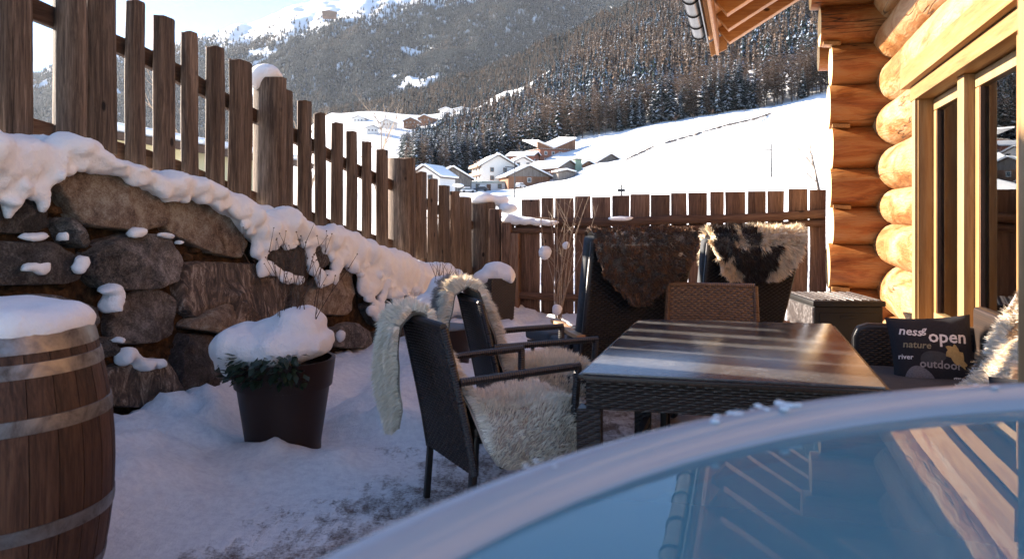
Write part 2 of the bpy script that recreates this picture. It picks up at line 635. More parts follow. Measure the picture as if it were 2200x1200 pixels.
m.bump(m.math('ADD', m.math('ADD', m.math('MULTIPLY', n3, 1.0), m.math('MULTIPLY', n2, .6)), m.math('MULTIPLY', mask, .5)), .7, .02)

# --- wicker, metal, plastic, cloth
for nm_, c in (('wicker_dark', (.02, .0135, .0115)), ('wicker_brown', (.115, .058, .028)), ('wicker_black', (.009, .0065, .006))):
    m = NT(nm_, .38, .5)
    v = m.coord()
    n = m.noise(v, 60, 4, .6)
    m.color(m.ramp(n, [(.3, tuple(x * .6 for x in c)), (.7, tuple(x * 1.5 for x in c))]))
m = NT('wicker_fine', .4, .45)             # flat woven faces seen edge on: the strands are a few millimetres
v = m.coord()
ck = m.new('ShaderNodeTexBrick')
m.put(ck.inputs['Vector'], m.coord((1, 1, 1), rot=(R(90), 0, 0)))
ck.inputs['Scale'].default_value = 18
ck.inputs['Mortar Size'].default_value = .035
ck.inputs['Color1'].default_value = (.045, .027, .018, 1)
ck.inputs['Color2'].default_value = (.028, .018, .013, 1)
ck.inputs['Mortar'].default_value = (.006, .004, .003, 1)
m.color(ck.outputs[0])
m.bump(ck.outputs[1], -.6, .006)
plain('dark_metal', (.025, .025, .028), .4, .6, .2, 20, .05)
plain('galvanised', (.42, .41, .4), .42, .85, .35, 14, .25)
m = NT('hoop_metal', .42, .5)
v = m.coord()
n = m.noise(v, 9, 8, .7, .5)
m.color(m.ramp(n, [(.3, (.05, .036, .028)), (.46, (.15, .135, .125)), (.7, (.25, .24, .23))]))
m.val(Metallic=.7)
m.put(m.b.inputs['Roughness'], m.ramp(n, [(.35, .7), (.6, .38)]))
m.bump(m.noise(v, 45, 5), .25, .004)
plain('zinc_gutter', (.06, .06, .065), .33, .85, .3, 6, .05)
plain('plastic_brown', (0.0221, 0.00975, 0.00715), .42, 0, .15, 6, .05)
plain('plastic_black', (0.0084, 0.0072, 0.0066), .5, 0, .2, 10, .1)
m = NT('frosted_lid', .45, .4)
v = m.coord()
wv = m.wave(v, 9, .5, 2, 2, 'X')
n = m.noise(v, 22, 7, .7)
f = m.math('ADD', m.math('MULTIPLY', n, .8), m.math('MULTIPLY', wv, .25))
m.color(m.ramp(f, [(.42, (.03, .022, .02)), (.6, (.17, .155, .15)), (.75, (.34, .33, .32))]))
m.bump(f, .4, .01)
plain('cushion_grey', (0.06, 0.0625, 0.0675), .9, 0, .15, 40, .25)
plain('cushion_pale', (0.27, 0.255, 0.255), .9, 0, .12, 40, .25)
plain('pelt_leather', (.42, .36, .3), .85, 0, .2, 12, .2)
plain('pillow_cloth', (.022, .022, .026), .92, 0, .2, 90, .25)
plain('print_white', (.72, .7, .68), .9, 0, .05, 60, .1)
plain('print_grey', (.17, .165, .18), .9, 0, .3, 120, .2)
plain('print_dim', (.3, .28, .28), .9, 0, .1, 60, .1)
plain('print_olive', (.26, .23, .15), .9, 0, .1, 60, .1)
plain('print_ochre', (.42, .3, .12), .9, 0, .2, 60, .1)
plain('acrylic', (.38, .37, .38), .12, 0, .04, 5, .03)
plain('tub_shell', (.3, .53, .58), .4, 0, .08, 3, .0)
plain('twig', (.085, .05, .032), .8, 0, .3, 30, .2)
plain('pale_twig', (.3, .23, .17), .8, 0, .3, 30, .2)
plain('evergreen_leaf', (.022, .035, .018), .45, 0, .4, 20, .1)
plain('curtain_green', (.3, .46, .4), .9, 0, .1, 3, .1)
plain('room_wood', (.34, .21, .12), .7, 0, .2, 3, .1)
plain('asphalt', (.05, .05, .052), .8, 0, .2, 3, .1)
plain('tyre', (.02, .02, .02), .8, 0, .2, 8, .1)
m = NT('wool', .85, .15)
att = m.new('ShaderNodeAttribute', attribute_name='Col')
m.color(att.outputs['Color'])
m.val(Sheen_Weight=.25)
m = NT('tree_needles', .8, .1)
att = m.new('ShaderNodeAttribute', attribute_name='Col')
m.color(att.outputs['Color'])
plain('bark', (.085, .062, .048), .9, 0, .3, 3, .3)

# --- glass and water
m = NT('pane_glass', .02, .5)
m.n.remove(m.b)
gl = m.new('ShaderNodeBsdfGlossy'); gl.inputs['Roughness'].default_value = .012
gl.inputs['Color'].default_value = (.95, .97, .97, 1)
tr = m.new('ShaderNodeBsdfTransparent'); tr.inputs['Color'].default_value = (.82, .88, .86, 1)
fr = m.new('ShaderNodeFresnel'); fr.inputs['IOR'].default_value = 2.0
mx = m.new('ShaderNodeMixShader')
m.l.new(fr.outputs[0], mx.inputs[0]); m.l.new(tr.outputs[0], mx.inputs[1]); m.l.new(gl.outputs[0], mx.inputs[2])
m.l.new(mx.outputs[0], m.out.inputs['Surface'])
m = NT('tub_water', .015, .5)
m.n.remove(m.b)
gl = m.new('ShaderNodeBsdfGlossy'); gl.inputs['Roughness'].default_value = .012
tr = m.new('ShaderNodeBsdfTransparent'); tr.inputs['Color'].default_value = (.7, .88, .93, 1)
fr = m.new('ShaderNodeFresnel'); fr.inputs['IOR'].default_value = 1.4
bp = m.new('ShaderNodeBump'); bp.inputs['Strength'].default_value = .02; bp.inputs['Distance'].default_value = .02
m.l.new(m.noise(m.coord(), 3.0, 2, .4), bp.inputs['Height'])
m.l.new(bp.outputs[0], gl.inputs['Normal']); m.l.new(bp.outputs[0], fr.inputs['Normal'])
df = m.new('ShaderNodeBsdfDiffuse'); df.inputs['Color'].default_value = (.2, .44, .49, 1)      # the cloudiness of the water itself
m0 = m.new('ShaderNodeMixShader'); m0.inputs[0].default_value = .5
m.l.new(tr.outputs[0], m0.inputs[1]); m.l.new(df.outputs[0], m0.inputs[2])
mx = m.new('ShaderNodeMixShader')
m.l.new(fr.outputs[0], mx.inputs[0]); m.l.new(m0.outputs[0], mx.inputs[1]); m.l.new(gl.outputs[0], mx.inputs[2])
m.l.new(mx.outputs[0], m.out.inputs['Surface'])
m = NT('table_glass', .2, .5)
v = m.coord()
fz = m.noise(v, 7, 9, .72, .6)
fz2 = m.noise(v, 70, 5, .75)
f = m.math('ADD', m.math('MULTIPLY', fz, .6), m.math('MULTIPLY', fz2, .4))
m.color(m.ramp(f, [(.36, (.05, .047, .047)), (.5, (.075, .073, .074)), (.68, (.15, .15, .153))]))
m.put(m.b.inputs['Roughness'], m.ramp(f, [(.4, .1), (.64, .24)]))
m.val(IOR=1.55, Specular_IOR_Level=.6)
m.bump(fz2, .12, .004)
# ------------------------------------------------------------------ the land: valley floor, wooded hill, ridge, mountain
npr = np.random.RandomState(5)


class Land:
    """a height field over heading and distance, given as a few sight-line profiles {column: [(distance, row), ...]}"""

    def __init__(self, cols):
        self.th, self.pr = [], []
        for px in sorted(cols):
            th = math.atan((px - 1100) / F)
            self.th.append(th)
            pts = cols[px]
            self.pr.append((np.log([Y / math.cos(th) for Y, y in pts]), np.array([(HOR - y) / F * math.cos(th) for Y, y in pts])))
        self.th = np.array(self.th)

    def z(self, X, Y):
        X, Y = np.atleast_1d(np.asarray(X, float)), np.atleast_1d(np.asarray(Y, float))
        th, r = np.arctan2(X, Y), np.hypot(X, Y)
        lr = np.log(np.maximum(r, 1e-3))
        e = np.stack([np.interp(lr, a, b) for a, b in self.pr])
        i = np.clip(np.searchsorted(self.th, th) - 1, 0, len(self.th) - 2)
        w = np.clip((th - self.th[i]) / (self.th[i + 1] - self.th[i]), 0, 1)
        w = w * w * (3 - 2 * w)
        k = np.arange(len(r))
        return H + (e[i, k] * (1 - w) + e[i + 1, k] * w) * r


def wob(X, Y, wl, seed=0):                      # cheap smooth noise in numpy
    r = np.random.RandomState(seed)
    s = np.zeros_like(X, dtype=float)
    for o in range(5):
        for q in range(3):
            a = r.uniform(0, 2 * math.pi); ph = r.uniform(0, 2 * math.pi)
            s += np.sin((X * math.cos(a) + Y * math.sin(a)) / wl * 2 * math.pi * 2 ** o * r.uniform(.8, 1.25) + ph) / 2 ** o
    return s / 4


VALLEY = Land({
    -9000: [(3, 1500), (60, 560), (300, 455), (1500, 400)],
    -600: [(9, 760), (15, 640), (40, 540), (200, 465), (600, 425), (1500, 390)],
    0: [(9, 800), (15, 640), (40, 530), (200, 458), (600, 420), (1500, 385)],
    400: [(9, 800), (15, 640), (40, 530), (150, 465), (500, 415), (1500, 365)],
    600: [(9, 800), (15, 620), (40, 520), (150, 462), (400, 415), (800, 335), (1500, 310)],
    720: [(9, 780), (15, 600), (40, 515), (150, 455), (400, 400), (800, 290), (1000, 246), (1500, 244)],
    800: [(9, 760), (15, 585), (40, 510), (150, 452), (300, 420), (600, 330), (850, 268), (1000, 242), (1500, 240)],
    900: [(9, 750), (15, 565), (40, 490), (150, 450), (280, 420), (450, 372), (700, 310), (900, 268), (1050, 250), (1500, 248)],
    1000: [(9, 740), (15, 550), (40, 474), (100, 440), (270, 413), (340, 398), (450, 352), (700, 280), (900, 240), (1500, 238)],
    1100: [(9, 730), (15, 540), (40, 468), (100, 437), (250, 410), (300, 392), (400, 345), (650, 262), (900, 198), (1500, 193)],
    1200: [(9, 720), (15, 535), (40, 462), (100, 430), (250, 390), (330, 325), (380, 305), (600, 230), (900, 150), (1500, 145)],
    1300: [(9, 715), (15, 530), (40, 457), (100, 425), (220, 382), (330, 306), (370, 288), (600, 190), (950, 95), (1500, 88)],
    1430: [(9, 710), (15, 525), (40, 452), (100, 415), (200, 362), (300, 290), (370, 264), (600, 150), (1000, 30), (1500, 20)],
    1600: [(9, 700), (15, 520), (40, 447), (100, 405), (200, 335), (300, 268), (360, 240), (600, 110), (1000, -40), (1500, -50)],
    1770: [(9, 700), (15, 515), (40, 440), (100, 395), (200, 310), (300, 245), (350, 215), (600, 60), (1000, -100), (1500, -110)],
    2400: [(9, 690), (15, 510), (40, 440), (100, 400), (200, 320), (300, 250), (350, 220), (600, 60), (1000, -100), (1500, -110)],
    9000: [(3, 1500), (40, 560), (200, 400), (600, 330), (1500, 300)],
})


def valley_z(X, Y):
    return float(VALLEY.z(X, Y)[0])


def polar_sheet(name, land, th0, th1, nth, radii, mat, bump_amp, low_near=False):
    th = np.linspace(th0, th1, nth)
    T, Rr = np.meshgrid(th, np.asarray(radii), indexing='xy')
    X, Y = Rr * np.sin(T), Rr * np.cos(T)
    Z = land.z(X.ravel(), Y.ravel()).reshape(X.shape)
    Z = Z + bump_amp(X, Y, Rr)
    if low_near:                              # the bank under the terrace: the land lies lower than its paving
        k = np.clip((Rr - 14.5) / 4, 0, 1)
        k = k * k * (3 - 2 * k)
        Z = np.minimum(Z, -1.1) * (1 - k) + Z * k
    V = np.stack([X, Y, Z], -1).reshape(-1, 3)
    nr = len(radii)
    i, j = np.meshgrid(np.arange(nth - 1), np.arange(nr - 1), indexing='xy')
    a = (j * nth + i).ravel()
    Q = np.stack([a, a + 1, a + nth + 1, a + nth], -1)
    o = np_mesh(name, V, Q, mat, smooth=True)
    return tag(o, kind='structure')


polar_sheet('ground', VALLEY, R(-150), R(110), 420, np.geomspace(4.5, 1500, 170), MT['far_snow'],
            lambda X, Y, r: wob(X, Y, 60, 1) * np.clip((r - 30) / 400, 0, 1) * 2.0 + wob(X, Y, 9, 2) * np.clip(r / 60, 0, 1) * .10, True)

RIDGE_ROWS = {500: 330, 620: 290, 700: 246, 780: 226, 850: 210, 900: 196, 1000: 163, 1100: 126, 1200: 83, 1300: 36, 1400: -12, 1600: -90, 2000: -160}
RIDGE = Land({px: [(1050, 345), (1150, min(335, y + 120)), (1750, y), (1900, y + 25), (2300, y + 150)] for px, y in RIDGE_ROWS.items()})
polar_sheet('hill', RIDGE, math.atan(-600 / F), math.atan(900 / F), 120, np.linspace(1080, 2300, 60), MT['far_snow'],
            lambda X, Y, r: wob(X, Y, 260, 3) * 9)
PEAK_ROWS = {-3000: 330, -1500: 240, -600: 200, -100: 178, 80: 155, 120: 141, 262: 113, 330: 98, 395: 86, 430: 76, 520: 44, 640: 0, 700: -22, 800: -48, 960: -62, 1400: -75, 2200: -80}
PEAK = Land({px: [(1500, 420), (1900, 385 if px < 640 else 350), (4200, y), (4500, y + 40), (5600, 300)] for px, y in PEAK_ROWS.items()})
polar_sheet('mountain', PEAK, math.atan(-4100 / F), math.atan(1100 / F), 360, np.linspace(1500, 5600, 190), MT['far_snow'],
            lambda X, Y, r: (wob(X, Y, 700, 4) * 38 + np.abs(wob(X, Y, 300, 6)) * -26 + wob(X, Y, 90, 8) * 5) * np.clip((r - 1700) / 900, 0, 1))

# a thin dry wall across the snow field, half buried
hw = MB()
pts_w = []
for px, Y in [(1335, 252), (1390, 262), (1440, 275), (1500, 290), (1560, 305), (1620, 320), (1660, 335)]:
    X = (px - 1100) / F * Y
    pts_w.append(Vector((X, Y, valley_z(X, Y))))
vv, ff = ico(1)
for i in range(len(pts_w) - 1):
    for k in range(30):
        if rnd.random() < .25: continue
        q = pts_w[i].lerp(pts_w[i + 1], (k + rnd.random()) / 30)
        sx = rnd.uniform(.3, .8)
        hw.add([Vector((p.x * sx * 1.3, p.y * sx, p.z * sx * rnd.uniform(.5, .9))) + q + Vector((0, rnd.uniform(-.4, .4), .1)) for p in vv], ff)
tag(hw.build('field_wall', MT['stone_dark']), 'long low dry stone wall half buried across the sunny snow field', 'stone wall')


# ------------------------------------------------------------------ trees
def tree_arrays(kind, lv, nb, seed, quads=True, snow=.5):
    """unit-height crown: drooping boughs in whorls; returns verts, tris, colours"""
    r = random.Random(seed)
    V, T, K = [], [], []
    spruce = kind == 'spruce'
    for k in range(lv):
        h = .10 + .88 * (k / (lv - 1)) ** .92
        if not spruce: h = .16 + .82 * k / (lv - 1)
        Rk = (.19 if spruce else .17) * (1 - h) ** (.75 if spruce else .7) * (1.0 if spruce else min(1, .35 + h * 1.6)) + .012
        a0 = r.uniform(0, 6.28)
        for b in range(nb):
            if r.random() < (.05 if spruce else .12): continue
            a = a0 + 6.283 * (b + r.uniform(-.3, .3)) / nb
            L = Rk * r.uniform(.65, 1.15)
            dz = (-.45 if spruce else .12) * L * r.uniform(.4, 1.3)
            if not quads: dz = -L * r.uniform(.9, 1.5) if spruce else -L * r.uniform(.5, 1.0)
            w = L * (r.uniform(.26, .4) if spruce else r.uniform(.16, .3))
            if not quads: w = L * r.uniform(.28, .42)
            ca, sa = math.cos(a), math.sin(a)
            z0 = h + r.uniform(-.5, .5) * .8 / lv
            P = lambda rad, side, z: (ca * rad - sa * side, sa * rad + ca * side, z)
            n = len(V)
            tipz = z0 + dz
            sn = r.random() < snow
            if spruce:
                green = (.013 * r.uniform(.7, 1.4), .023 * r.uniform(.7, 1.4), .026)
                c = green
            else:
                q = r.uniform(.65, 1.35)
                c = (.125 * q, .085 * q, .062 * q)
            if quads:
                V += [P(0, 0, z0), P(L * .6, w, z0 + dz * .55 - w * .45), P(L * .55, 0, z0 + dz * .45), P(L * .6, -w, z0 + dz * .55 - w * .45), P(L, 0, tipz)]
                T += [(n, n + 1, n + 2), (n, n + 2, n + 3), (n + 2, n + 1, n + 4), (n + 2, n + 4, n + 3)]
                K += [c] * 5
                if sn:
                    n = len(V)
                    g = .012 if spruce else .008
                    ws = w * (.62 if spruce else .38)
                    V += [P(L * .12, 0, z0 + g), P(L * .62, ws, z0 + dz * .57 - ws * .4 + g), P(L * .62, -ws, z0 + dz * .57 - ws * .4 + g), P(L * .97, 0, tipz + g)]
                    T += [(n, n + 1, n + 2), (n + 1, n + 3, n + 2)]
                    K += [(.55, .58, .63)] * 4
            else:
                V += [P(0, 0, z0), P(L * .75, w * 1.3, tipz), P(L * .75, -w * 1.3, tipz)]
                T += [(n, n + 1, n + 2)]
                K += [c] * 3
                if sn:
                    n = len(V)
                    V += [P(L * .1, 0, z0 + .014), P(L * .8, w * .8, tipz + .014), P(L * .8, -w * .8, tipz + .014)]
                    T += [(n, n + 1, n + 2)]
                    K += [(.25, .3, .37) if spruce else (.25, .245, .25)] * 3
    if not quads:
        n = len(V)
        c = (.009, .016, .021) if spruce else (.055, .04, .03)
        V += [(.07 * math.cos(q * 1.2566), .07 * math.sin(q * 1.2566), .08) for q in range(5)] + [(0, 0, .97)]
        T += [(n + q, n + (q + 1) % 5, n + 5) for q in range(5)]
        K += [c] * 6
    return np.array(V), np.array(T), np.array(K)


def forest_mesh(name, pos, hs, protos, wide=1.0):
    """many whole trees joined into one mesh"""
    Vs, Ts, Ks = [], [], []
    off = 0
    for p, h, q in zip(pos, hs, npr.randint(0, len(protos), len(pos))):
        V, T, K = protos[q]
        a = npr.uniform(0, 6.28)
        c, s = math.cos(a), math.sin(a)
        wd = npr.uniform(.85, 1.3) * h * wide
        Vs.append(np.stack([(V[:, 0] * c - V[:, 1] * s) * wd + p[0], (V[:, 0] * s + V[:, 1] * c) * wd + p[1], V[:, 2] * h + p[2]], -1))
        Ts.append(T + off)
        Ks.append(K)
        off += len(V)
    o = np_mesh(name, np.concatenate(Vs), np.concatenate(Ts), MT['tree_needles'], np.concatenate(Ks))
    return tag(o, kind='stuff')


FB = ([850, 880, 900, 1000, 1100, 1200, 1300, 1430, 1600, 1770, 2400], [400, 330, 300, 345, 385, 375, 372, 372, 366, 362, 362])
FT = ([850, 880, 900, 950, 1000, 1100, 1180, 1240, 2400], [420, 520, 620, 690, 720, 730, 800, 990, 1000])
cand = []
while len(cand) < 8500:
    px = npr.uniform(862, 2050)
    y0, y1 = np.interp(px, *FB), np.interp(px, *FT)
    Y = math.sqrt(npr.uniform(y0 ** 2, y1 ** 2)) if npr.rand() > .16 else y0 + npr.uniform(0, 40)
    if npr.rand() > Y / 900 + .1: continue
    X = (px - 1100) / F * Y
    cand.append((px, Y, X))
cand.sort(key=lambda c: c[1])
xs, ys = np.array([c[2] for c in cand]), np.array([c[1] for c in cand])
zs = VALLEY.z(xs, ys)
hts = npr.uniform(13, 25, len(cand)) * np.where(npr.rand(len(cand)) < .12, .55, 1)
# which are spruce, which larch: loose stands of each
kind_f = wob(xs, ys, 160, 11) + npr.normal(0, .35, len(cand)) + np.clip((1150 - np.array([c[0] for c in cand])) / 900, -.3, .3)
near = [i for i in range(len(cand)) if 870 < cand[i][0] < 1775][:296]
near_s = set(near)
protos = {}
for kind in ('spruce', 'larch'):
    for q in range(3):
        V, T, K = tree_arrays(kind, 22 if kind == 'spruce' else 20, 8 if kind == 'spruce' else 7, q * 7 + (0 if kind == 'spruce' else 50), True, (.75, .6, .85)[q] if kind == 'spruce' else (.5, .35, .65)[q])
        lab = {'spruce': 'snow laden dark green spruce in the front rows of the wood above the farm houses',
               'larch': 'bare rusty brown larch in the front rows of the wood above the farm houses'}[kind]
        root = thing(kind + '_tree', lab, 'tree', group=kind + ' trees at the front of the wood')
        tb = MB().tube([(0, 0, -.04), (0, 0, .5), (0, 0, .98)], [.013, .008, .002], 5)
        tb.build('trunk', MT['bark'], root, fix=False)
        np_mesh('crown', V, T, MT['tree_needles'], K, root)
        protos[kind, q] = [root, False]
for i in near:
    kind = 'spruce' if kind_f[i] > .1 else 'larch'
    p = protos[kind, npr.randint(3)]
    o = p[0] if not p[1] else copy_tree(p[0])
    p[1] = True
    o.location = (xs[i], ys[i], zs[i])
    h = hts[i]
    w_ = h * npr.uniform(.85, 1.25)
    o.scale = (w_, w_, h)
    o.rotation_euler = (npr.uniform(-.04, .04), npr.uniform(-.04, .04), npr.uniform(0, 6.28))
for k, p in protos.items():
    if not p[1]: print('unused proto', k)
rest = [i for i in range(len(cand)) if i not in near_s]
mid_p = {k: [tree_arrays(k, 10, 6, 90 + q, True, .7 if k == 'spruce' else .42) for q in range(4)] for k in ('spruce', 'larch')}
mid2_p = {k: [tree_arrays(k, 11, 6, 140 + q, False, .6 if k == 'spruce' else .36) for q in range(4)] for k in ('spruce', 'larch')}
for kind in ('spruce', 'larch'):
    for near_half, pr_ in ((True, mid_p), (False, mid2_p)):
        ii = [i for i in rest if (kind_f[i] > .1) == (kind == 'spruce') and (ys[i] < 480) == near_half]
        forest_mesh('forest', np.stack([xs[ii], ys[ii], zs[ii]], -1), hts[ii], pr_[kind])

far_p = {'spruce': [tree_arrays('spruce', 4, 5, 200 + q, False, .22) for q in range(5)], 'larch': [tree_arrays('larch', 4, 5, 300 + q, False, .22) for q in range(5)]}


def scatter(land, n, px0, px1, Y0, Y1, keep):
    px = npr.uniform(px0, px1, n)
    Y = np.sqrt(npr.uniform(Y0 ** 2, Y1 ** 2, n))
    X = (px - 1100) / F * Y
    Z = land.z(X, Y)
    row = HOR - (Z - H) / Y * F
    k = keep(px, Y, row)
    return np.stack([X[k], Y[k], Z[k]], -1)


pk_x, pk_y = list(PEAK_ROWS), list(PEAK_ROWS.values())
rg_x, rg_y = list(RIDGE_ROWS), list(RIDGE_ROWS.values())
pos = scatter(RIDGE, 22000, 640, 1600, 1150, 1720, lambda px, Y, row: (row > np.interp(px, rg_x, rg_y) - 5) & (row > -60))
pos[:, 2] += wob(pos[:, 0], pos[:, 1], 260, 3) * 9
sel = npr.rand(len(pos)) < .72
forest_mesh('forest', pos[sel], npr.uniform(12, 22, sel.sum()), far_p['larch'], 1.9)
forest_mesh('forest', pos[~sel], npr.uniform(14, 24, (~sel).sum()), far_p['spruce'], 1.9)
TL = ([-300, -200, 80, 262, 430, 520, 700, 960, 1100, 1500], [225, 215, 172, 136, 110, 97, 66, 4, -30, -60])


def peak_keep(px, Y, row):
    t = np.interp(px, *TL) + npr.normal(0, 1, len(px)) * 9 + npr.exponential(6, len(px)) - 6
    edge = np.interp(px, rg_x, rg_y, left=400) + 25
    X = (px - 1100) / F * Y
    clear = wob(X, Y, 520, 21) > .62
    thin = (npr.rand(len(px)) < .05) & (row > t - 28)
    return (((row > t) & ~clear) | thin) & (row < edge) & (row > -40)


pos = scatter(PEAK, 130000, 60, 1480, 1850, 4150, peak_keep)
X, Y = pos[:, 0], pos[:, 1]
rr = np.hypot(X, Y)
pos[:, 2] += (wob(X, Y, 700, 4) * 38 + np.abs(wob(X, Y, 300, 6)) * -26 + wob(X, Y, 90, 8) * 5) * np.clip((rr - 1700) / 900, 0, 1) - .5
sel = (wob(X, Y, 420, 31) + npr.normal(0, .3, len(X))) > .6
hh = npr.uniform(13, 24, len(X))
forest_mesh('forest', pos[~sel], hh[~sel], far_p['spruce'], 1.9)
forest_mesh('forest', pos[sel], hh[sel], far_p['larch'], 1.9)
print('far trees', len(pos))


def bare_tree(name, label, loc, h, seed, mat='pale_twig', group=None, spread=.55, depth=4, frost=True):
    r = random.Random(seed)
    root = thing(name, label, 'tree', loc, 0, group)
    trunk, twigs = MB(), MB()

    def grow(mb, p, d, L, rad, lv):
        path, rr_ = [p], [rad]
        q, dd = p.copy(), d.copy()
        for k in range(3):
            dd = (dd + Vector((r.uniform(-1, 1), r.uniform(-1, 1), r.uniform(-.4, .8))) * .16).normalized()
            q = q + dd * L / 3
            path.append(q.copy()); rr_.append(rad * (1 - .22 * (k + 1)))
        mb.tube(path, rr_, 5 if lv > 1 else 3, cap=False)
        if lv <= 0: return
        for k in range(r.randint(3, 4) if lv > 1 else 4):
            f = r.uniform(.35, 1)
            i = min(2, int(f * 3))
            b = path[i].lerp(path[i + 1], f * 3 - i)
            nd = (dd + Vector((r.uniform(-1, 1), r.uniform(-1, 1), r.uniform(-.3, .7))) * spread * 1.6).normalized()
            grow(twigs, b, nd, L * r.uniform(.5, .72), rad * .45, lv - 1)
    grow(trunk, Vector((0, 0, 0)), Vector((0, 0, 1)), h * .45, h * .018, depth)
    trunk.build('trunk', MT['bark'], root, fix=False, smooth=True)
    twigs.build('crown', MT[mat], root, fix=False)
    return root


for k, (px, Y, h, lab) in enumerate([(425, 34, 9, 'tall frosted bare tree seen between the fence pickets nearest the yellow house'),
                                     (655, 40, 10, 'frosted bare tree seen just past the snow capped fence post'),
                                     (815, 60, 11, 'slim frosted bare tree seen between far fence pickets'),
                                     (1762, 60, 7, 'frosted bare tree beside the log corner on the snow field')]):
    X = (px - 1100) / F * Y
    bare_tree('bare_tree', lab, (X, Y, valley_z(X, Y) - .1), h, 40 + k)
for k, (px, Y, h) in enumerate([(1452, 352, 7), (1490, 348, 5.5), (1530, 345, 6), (1565, 250, 6.5), (1600, 340, 5), (1640, 335, 5), (1185, 330, 4)]):
    X = (px - 1100) / F * Y
    lab = ['rounded leafless bush at the foot of the wood above the largest barn', 'small leafless bush at the foot of the wood', 'broad leafless bush at the foot of the wood',
           'lone leafless tree standing by the dry wall in the snow field', 'low leafless bush at the wood edge above the lone tree', 'low leafless bush at the wood edge close to the log cabin', 'leafless bush behind the brown farm with the folded roof'][k]
    bare_tree('bush', lab, (X, Y, valley_z(X, Y) - .2), h, 60 + k, 'twig', spread=.9, depth=4)


# ------------------------------------------------------------------ houses in the valley
plain('wall_white', (.62, .6, .57), .8, 0, .06, 2, .05)
plain('wall_yellow', (.6, .52, .3), .8, 0, .06, 2, .05)
plain('wall_green', (.2, .27, .2), .8, 0, .08, 2, .05)
plain('wall_orange', (.5, .27, .13), .8, 0, .12, 2, .05)
plain('wall_brick', (.26, .1, .06), .8, 0, .2, 3, .1)
m = NT('dark_window', .15, .5); m.color((.03, .035, .045))
plain('shutter_wood', (.14, .07, .04), .7, 0, .2, 4, .05)
plain('roof_edge', (.075, .045, .03), .8, 0, .2, 2, .1)
plain('car_silver', (.4, .41, .43), .3, .3, .05, 2, 0)
plain('car_dark', (.05, .055, .065), .3, .2, .05, 2, 0)


def house(name, label, cat, px, row, Y, w, d, h, pitch, rot, wall, gable=None, rows=0, cols=0, over=.9, snow=.45, balcony=0, side_cols=0, door=False, chimney=False, flat=False):
    """gable end faces local -y; px and row give the middle of that wall's foot"""
    X = (px - 1100) / F * Y
    z = z_at(row, Y)
    root = thing(name, label, cat, (X, Y, z), R(rot))
    hw_, rise = w / 2, w / 2 * math.tan(R(pitch))
    low = -8
    if flat:
        MB().box((0, d / 2, (h + low) / 2), (w, d, h - low)).build('wall', MT[wall], root)
        MB().box((0, d / 2, h + .15), (w + .6, d + .6, .3)).build('roof', MT[gable or 'roof_edge'], root)
        sn_ = MB().box((0, d / 2, h + .3 + snow / 2), (w + .2, d + .2, snow)).build('roof_snow', MT['far_snow'], root, bevel=.12)
    else:
        body = MB().prism([(-hw_, 0, low), (hw_, 0, low), (hw_, 0, h), (-hw_, 0, h)], (0, 0, 0), (0, d, 0))
        body.build('wall', MT[wall], root)
        g = MB().prism([(-hw_ + .01, -.03, h + .005), (hw_ - .01, -.03, h + .005), (0, -.03, h + rise)], (0, 0, 0), (0, d + .06, 0))
        g.build('gable', MT[gable or wall], root)
        e = over
        for sgn in (-1, 1):
            n_ = Vector((sgn * math.sin(R(pitch)), 0, math.cos(R(pitch))))
            dn = Vector((sgn * math.cos(R(pitch)), 0, -math.sin(R(pitch))))
            top = Vector((0, 0, h + rise + .02))
            L = hw_ / math.cos(R(pitch)) + e
            a, b = top, top + dn * L
            rf = MB().prism([a, b, b + n_ * .22, a + n_ * .22], (0, -e, 0), (0, d + e, 0)).build('roof', MT['roof_edge'], root)
            a2, b2 = a + n_ * .225, b + n_ * .225 - dn * .1
            MB().prism([a2, b2, b2 + n_ * snow, a2 + n_ * (snow + .1)], (0, -e + .06, 0), (0, d + e - .06, 0)).build('roof_snow', MT['far_snow'], root, bevel=.14, seg=3)
    ww, wh = .95, 1.15
    win = None

    def put_win(x, y, zc, side=0):
        M = Matrix.Rotation(R(90 * side), 3, 'Z')
        f = MB().box((x, y, zc), (ww + .3, .16, wh + .3), M=M).build('window', MT['wall_white' if wall != 'wall_white' else 'shutter_wood'], root)
        q = Vector((x, y, zc)) + (Vector((0, -.05, 0)) if side == 0 else Vector((-.05, 0, 0)))
        MB().box(q, (ww, .12, wh), M=M).build('pane', MT['dark_window'], f)
    for j in range(rows):
        for i in range(cols):
            x = (i - (cols - 1) / 2) * w / (cols + .6)
            zc = 1.5 + j * 2.7
            if not flat and zc > h and abs(x) > (h + rise - zc - 1) / math.tan(R(pitch)): continue
            if door and j == 0 and i == cols // 2: continue
            put_win(x, -.06, zc)
        for i in range(side_cols):
            put_win(-hw_ - .06, (i + .7) * d / (side_cols + .4), 1.5 + j * 2.7, 1)
    if door:
        MB().box((0, -.08, 1.05), (1.3, .14, 2.1)).build('door', MT['shutter_wood'], root)
    for j in range(balcony):
        zc = 2.4 + j * 2.7
        b = MB().box((-hw_ - .7, d * .45, zc), (1.4, d * .85, .14)).build('balcony', MT['shutter_wood'], root)
        MB().box((-hw_ - 1.38, d * .45, zc + .55), (.08, d * .85, .95)).build('railing', MT['wall_orange'], b)
    if chimney:
        c_ = MB().box((w * .15, d * .5, h + rise + .5), (.7, .7, 1.8)).build('chimney', MT['wall_white'], root)
        MB().box((w * .15, d * .5, h + rise + 1.5), (.9, .9, .25)).build('chimney_cap', MT['far_snow'], c_)
    return root


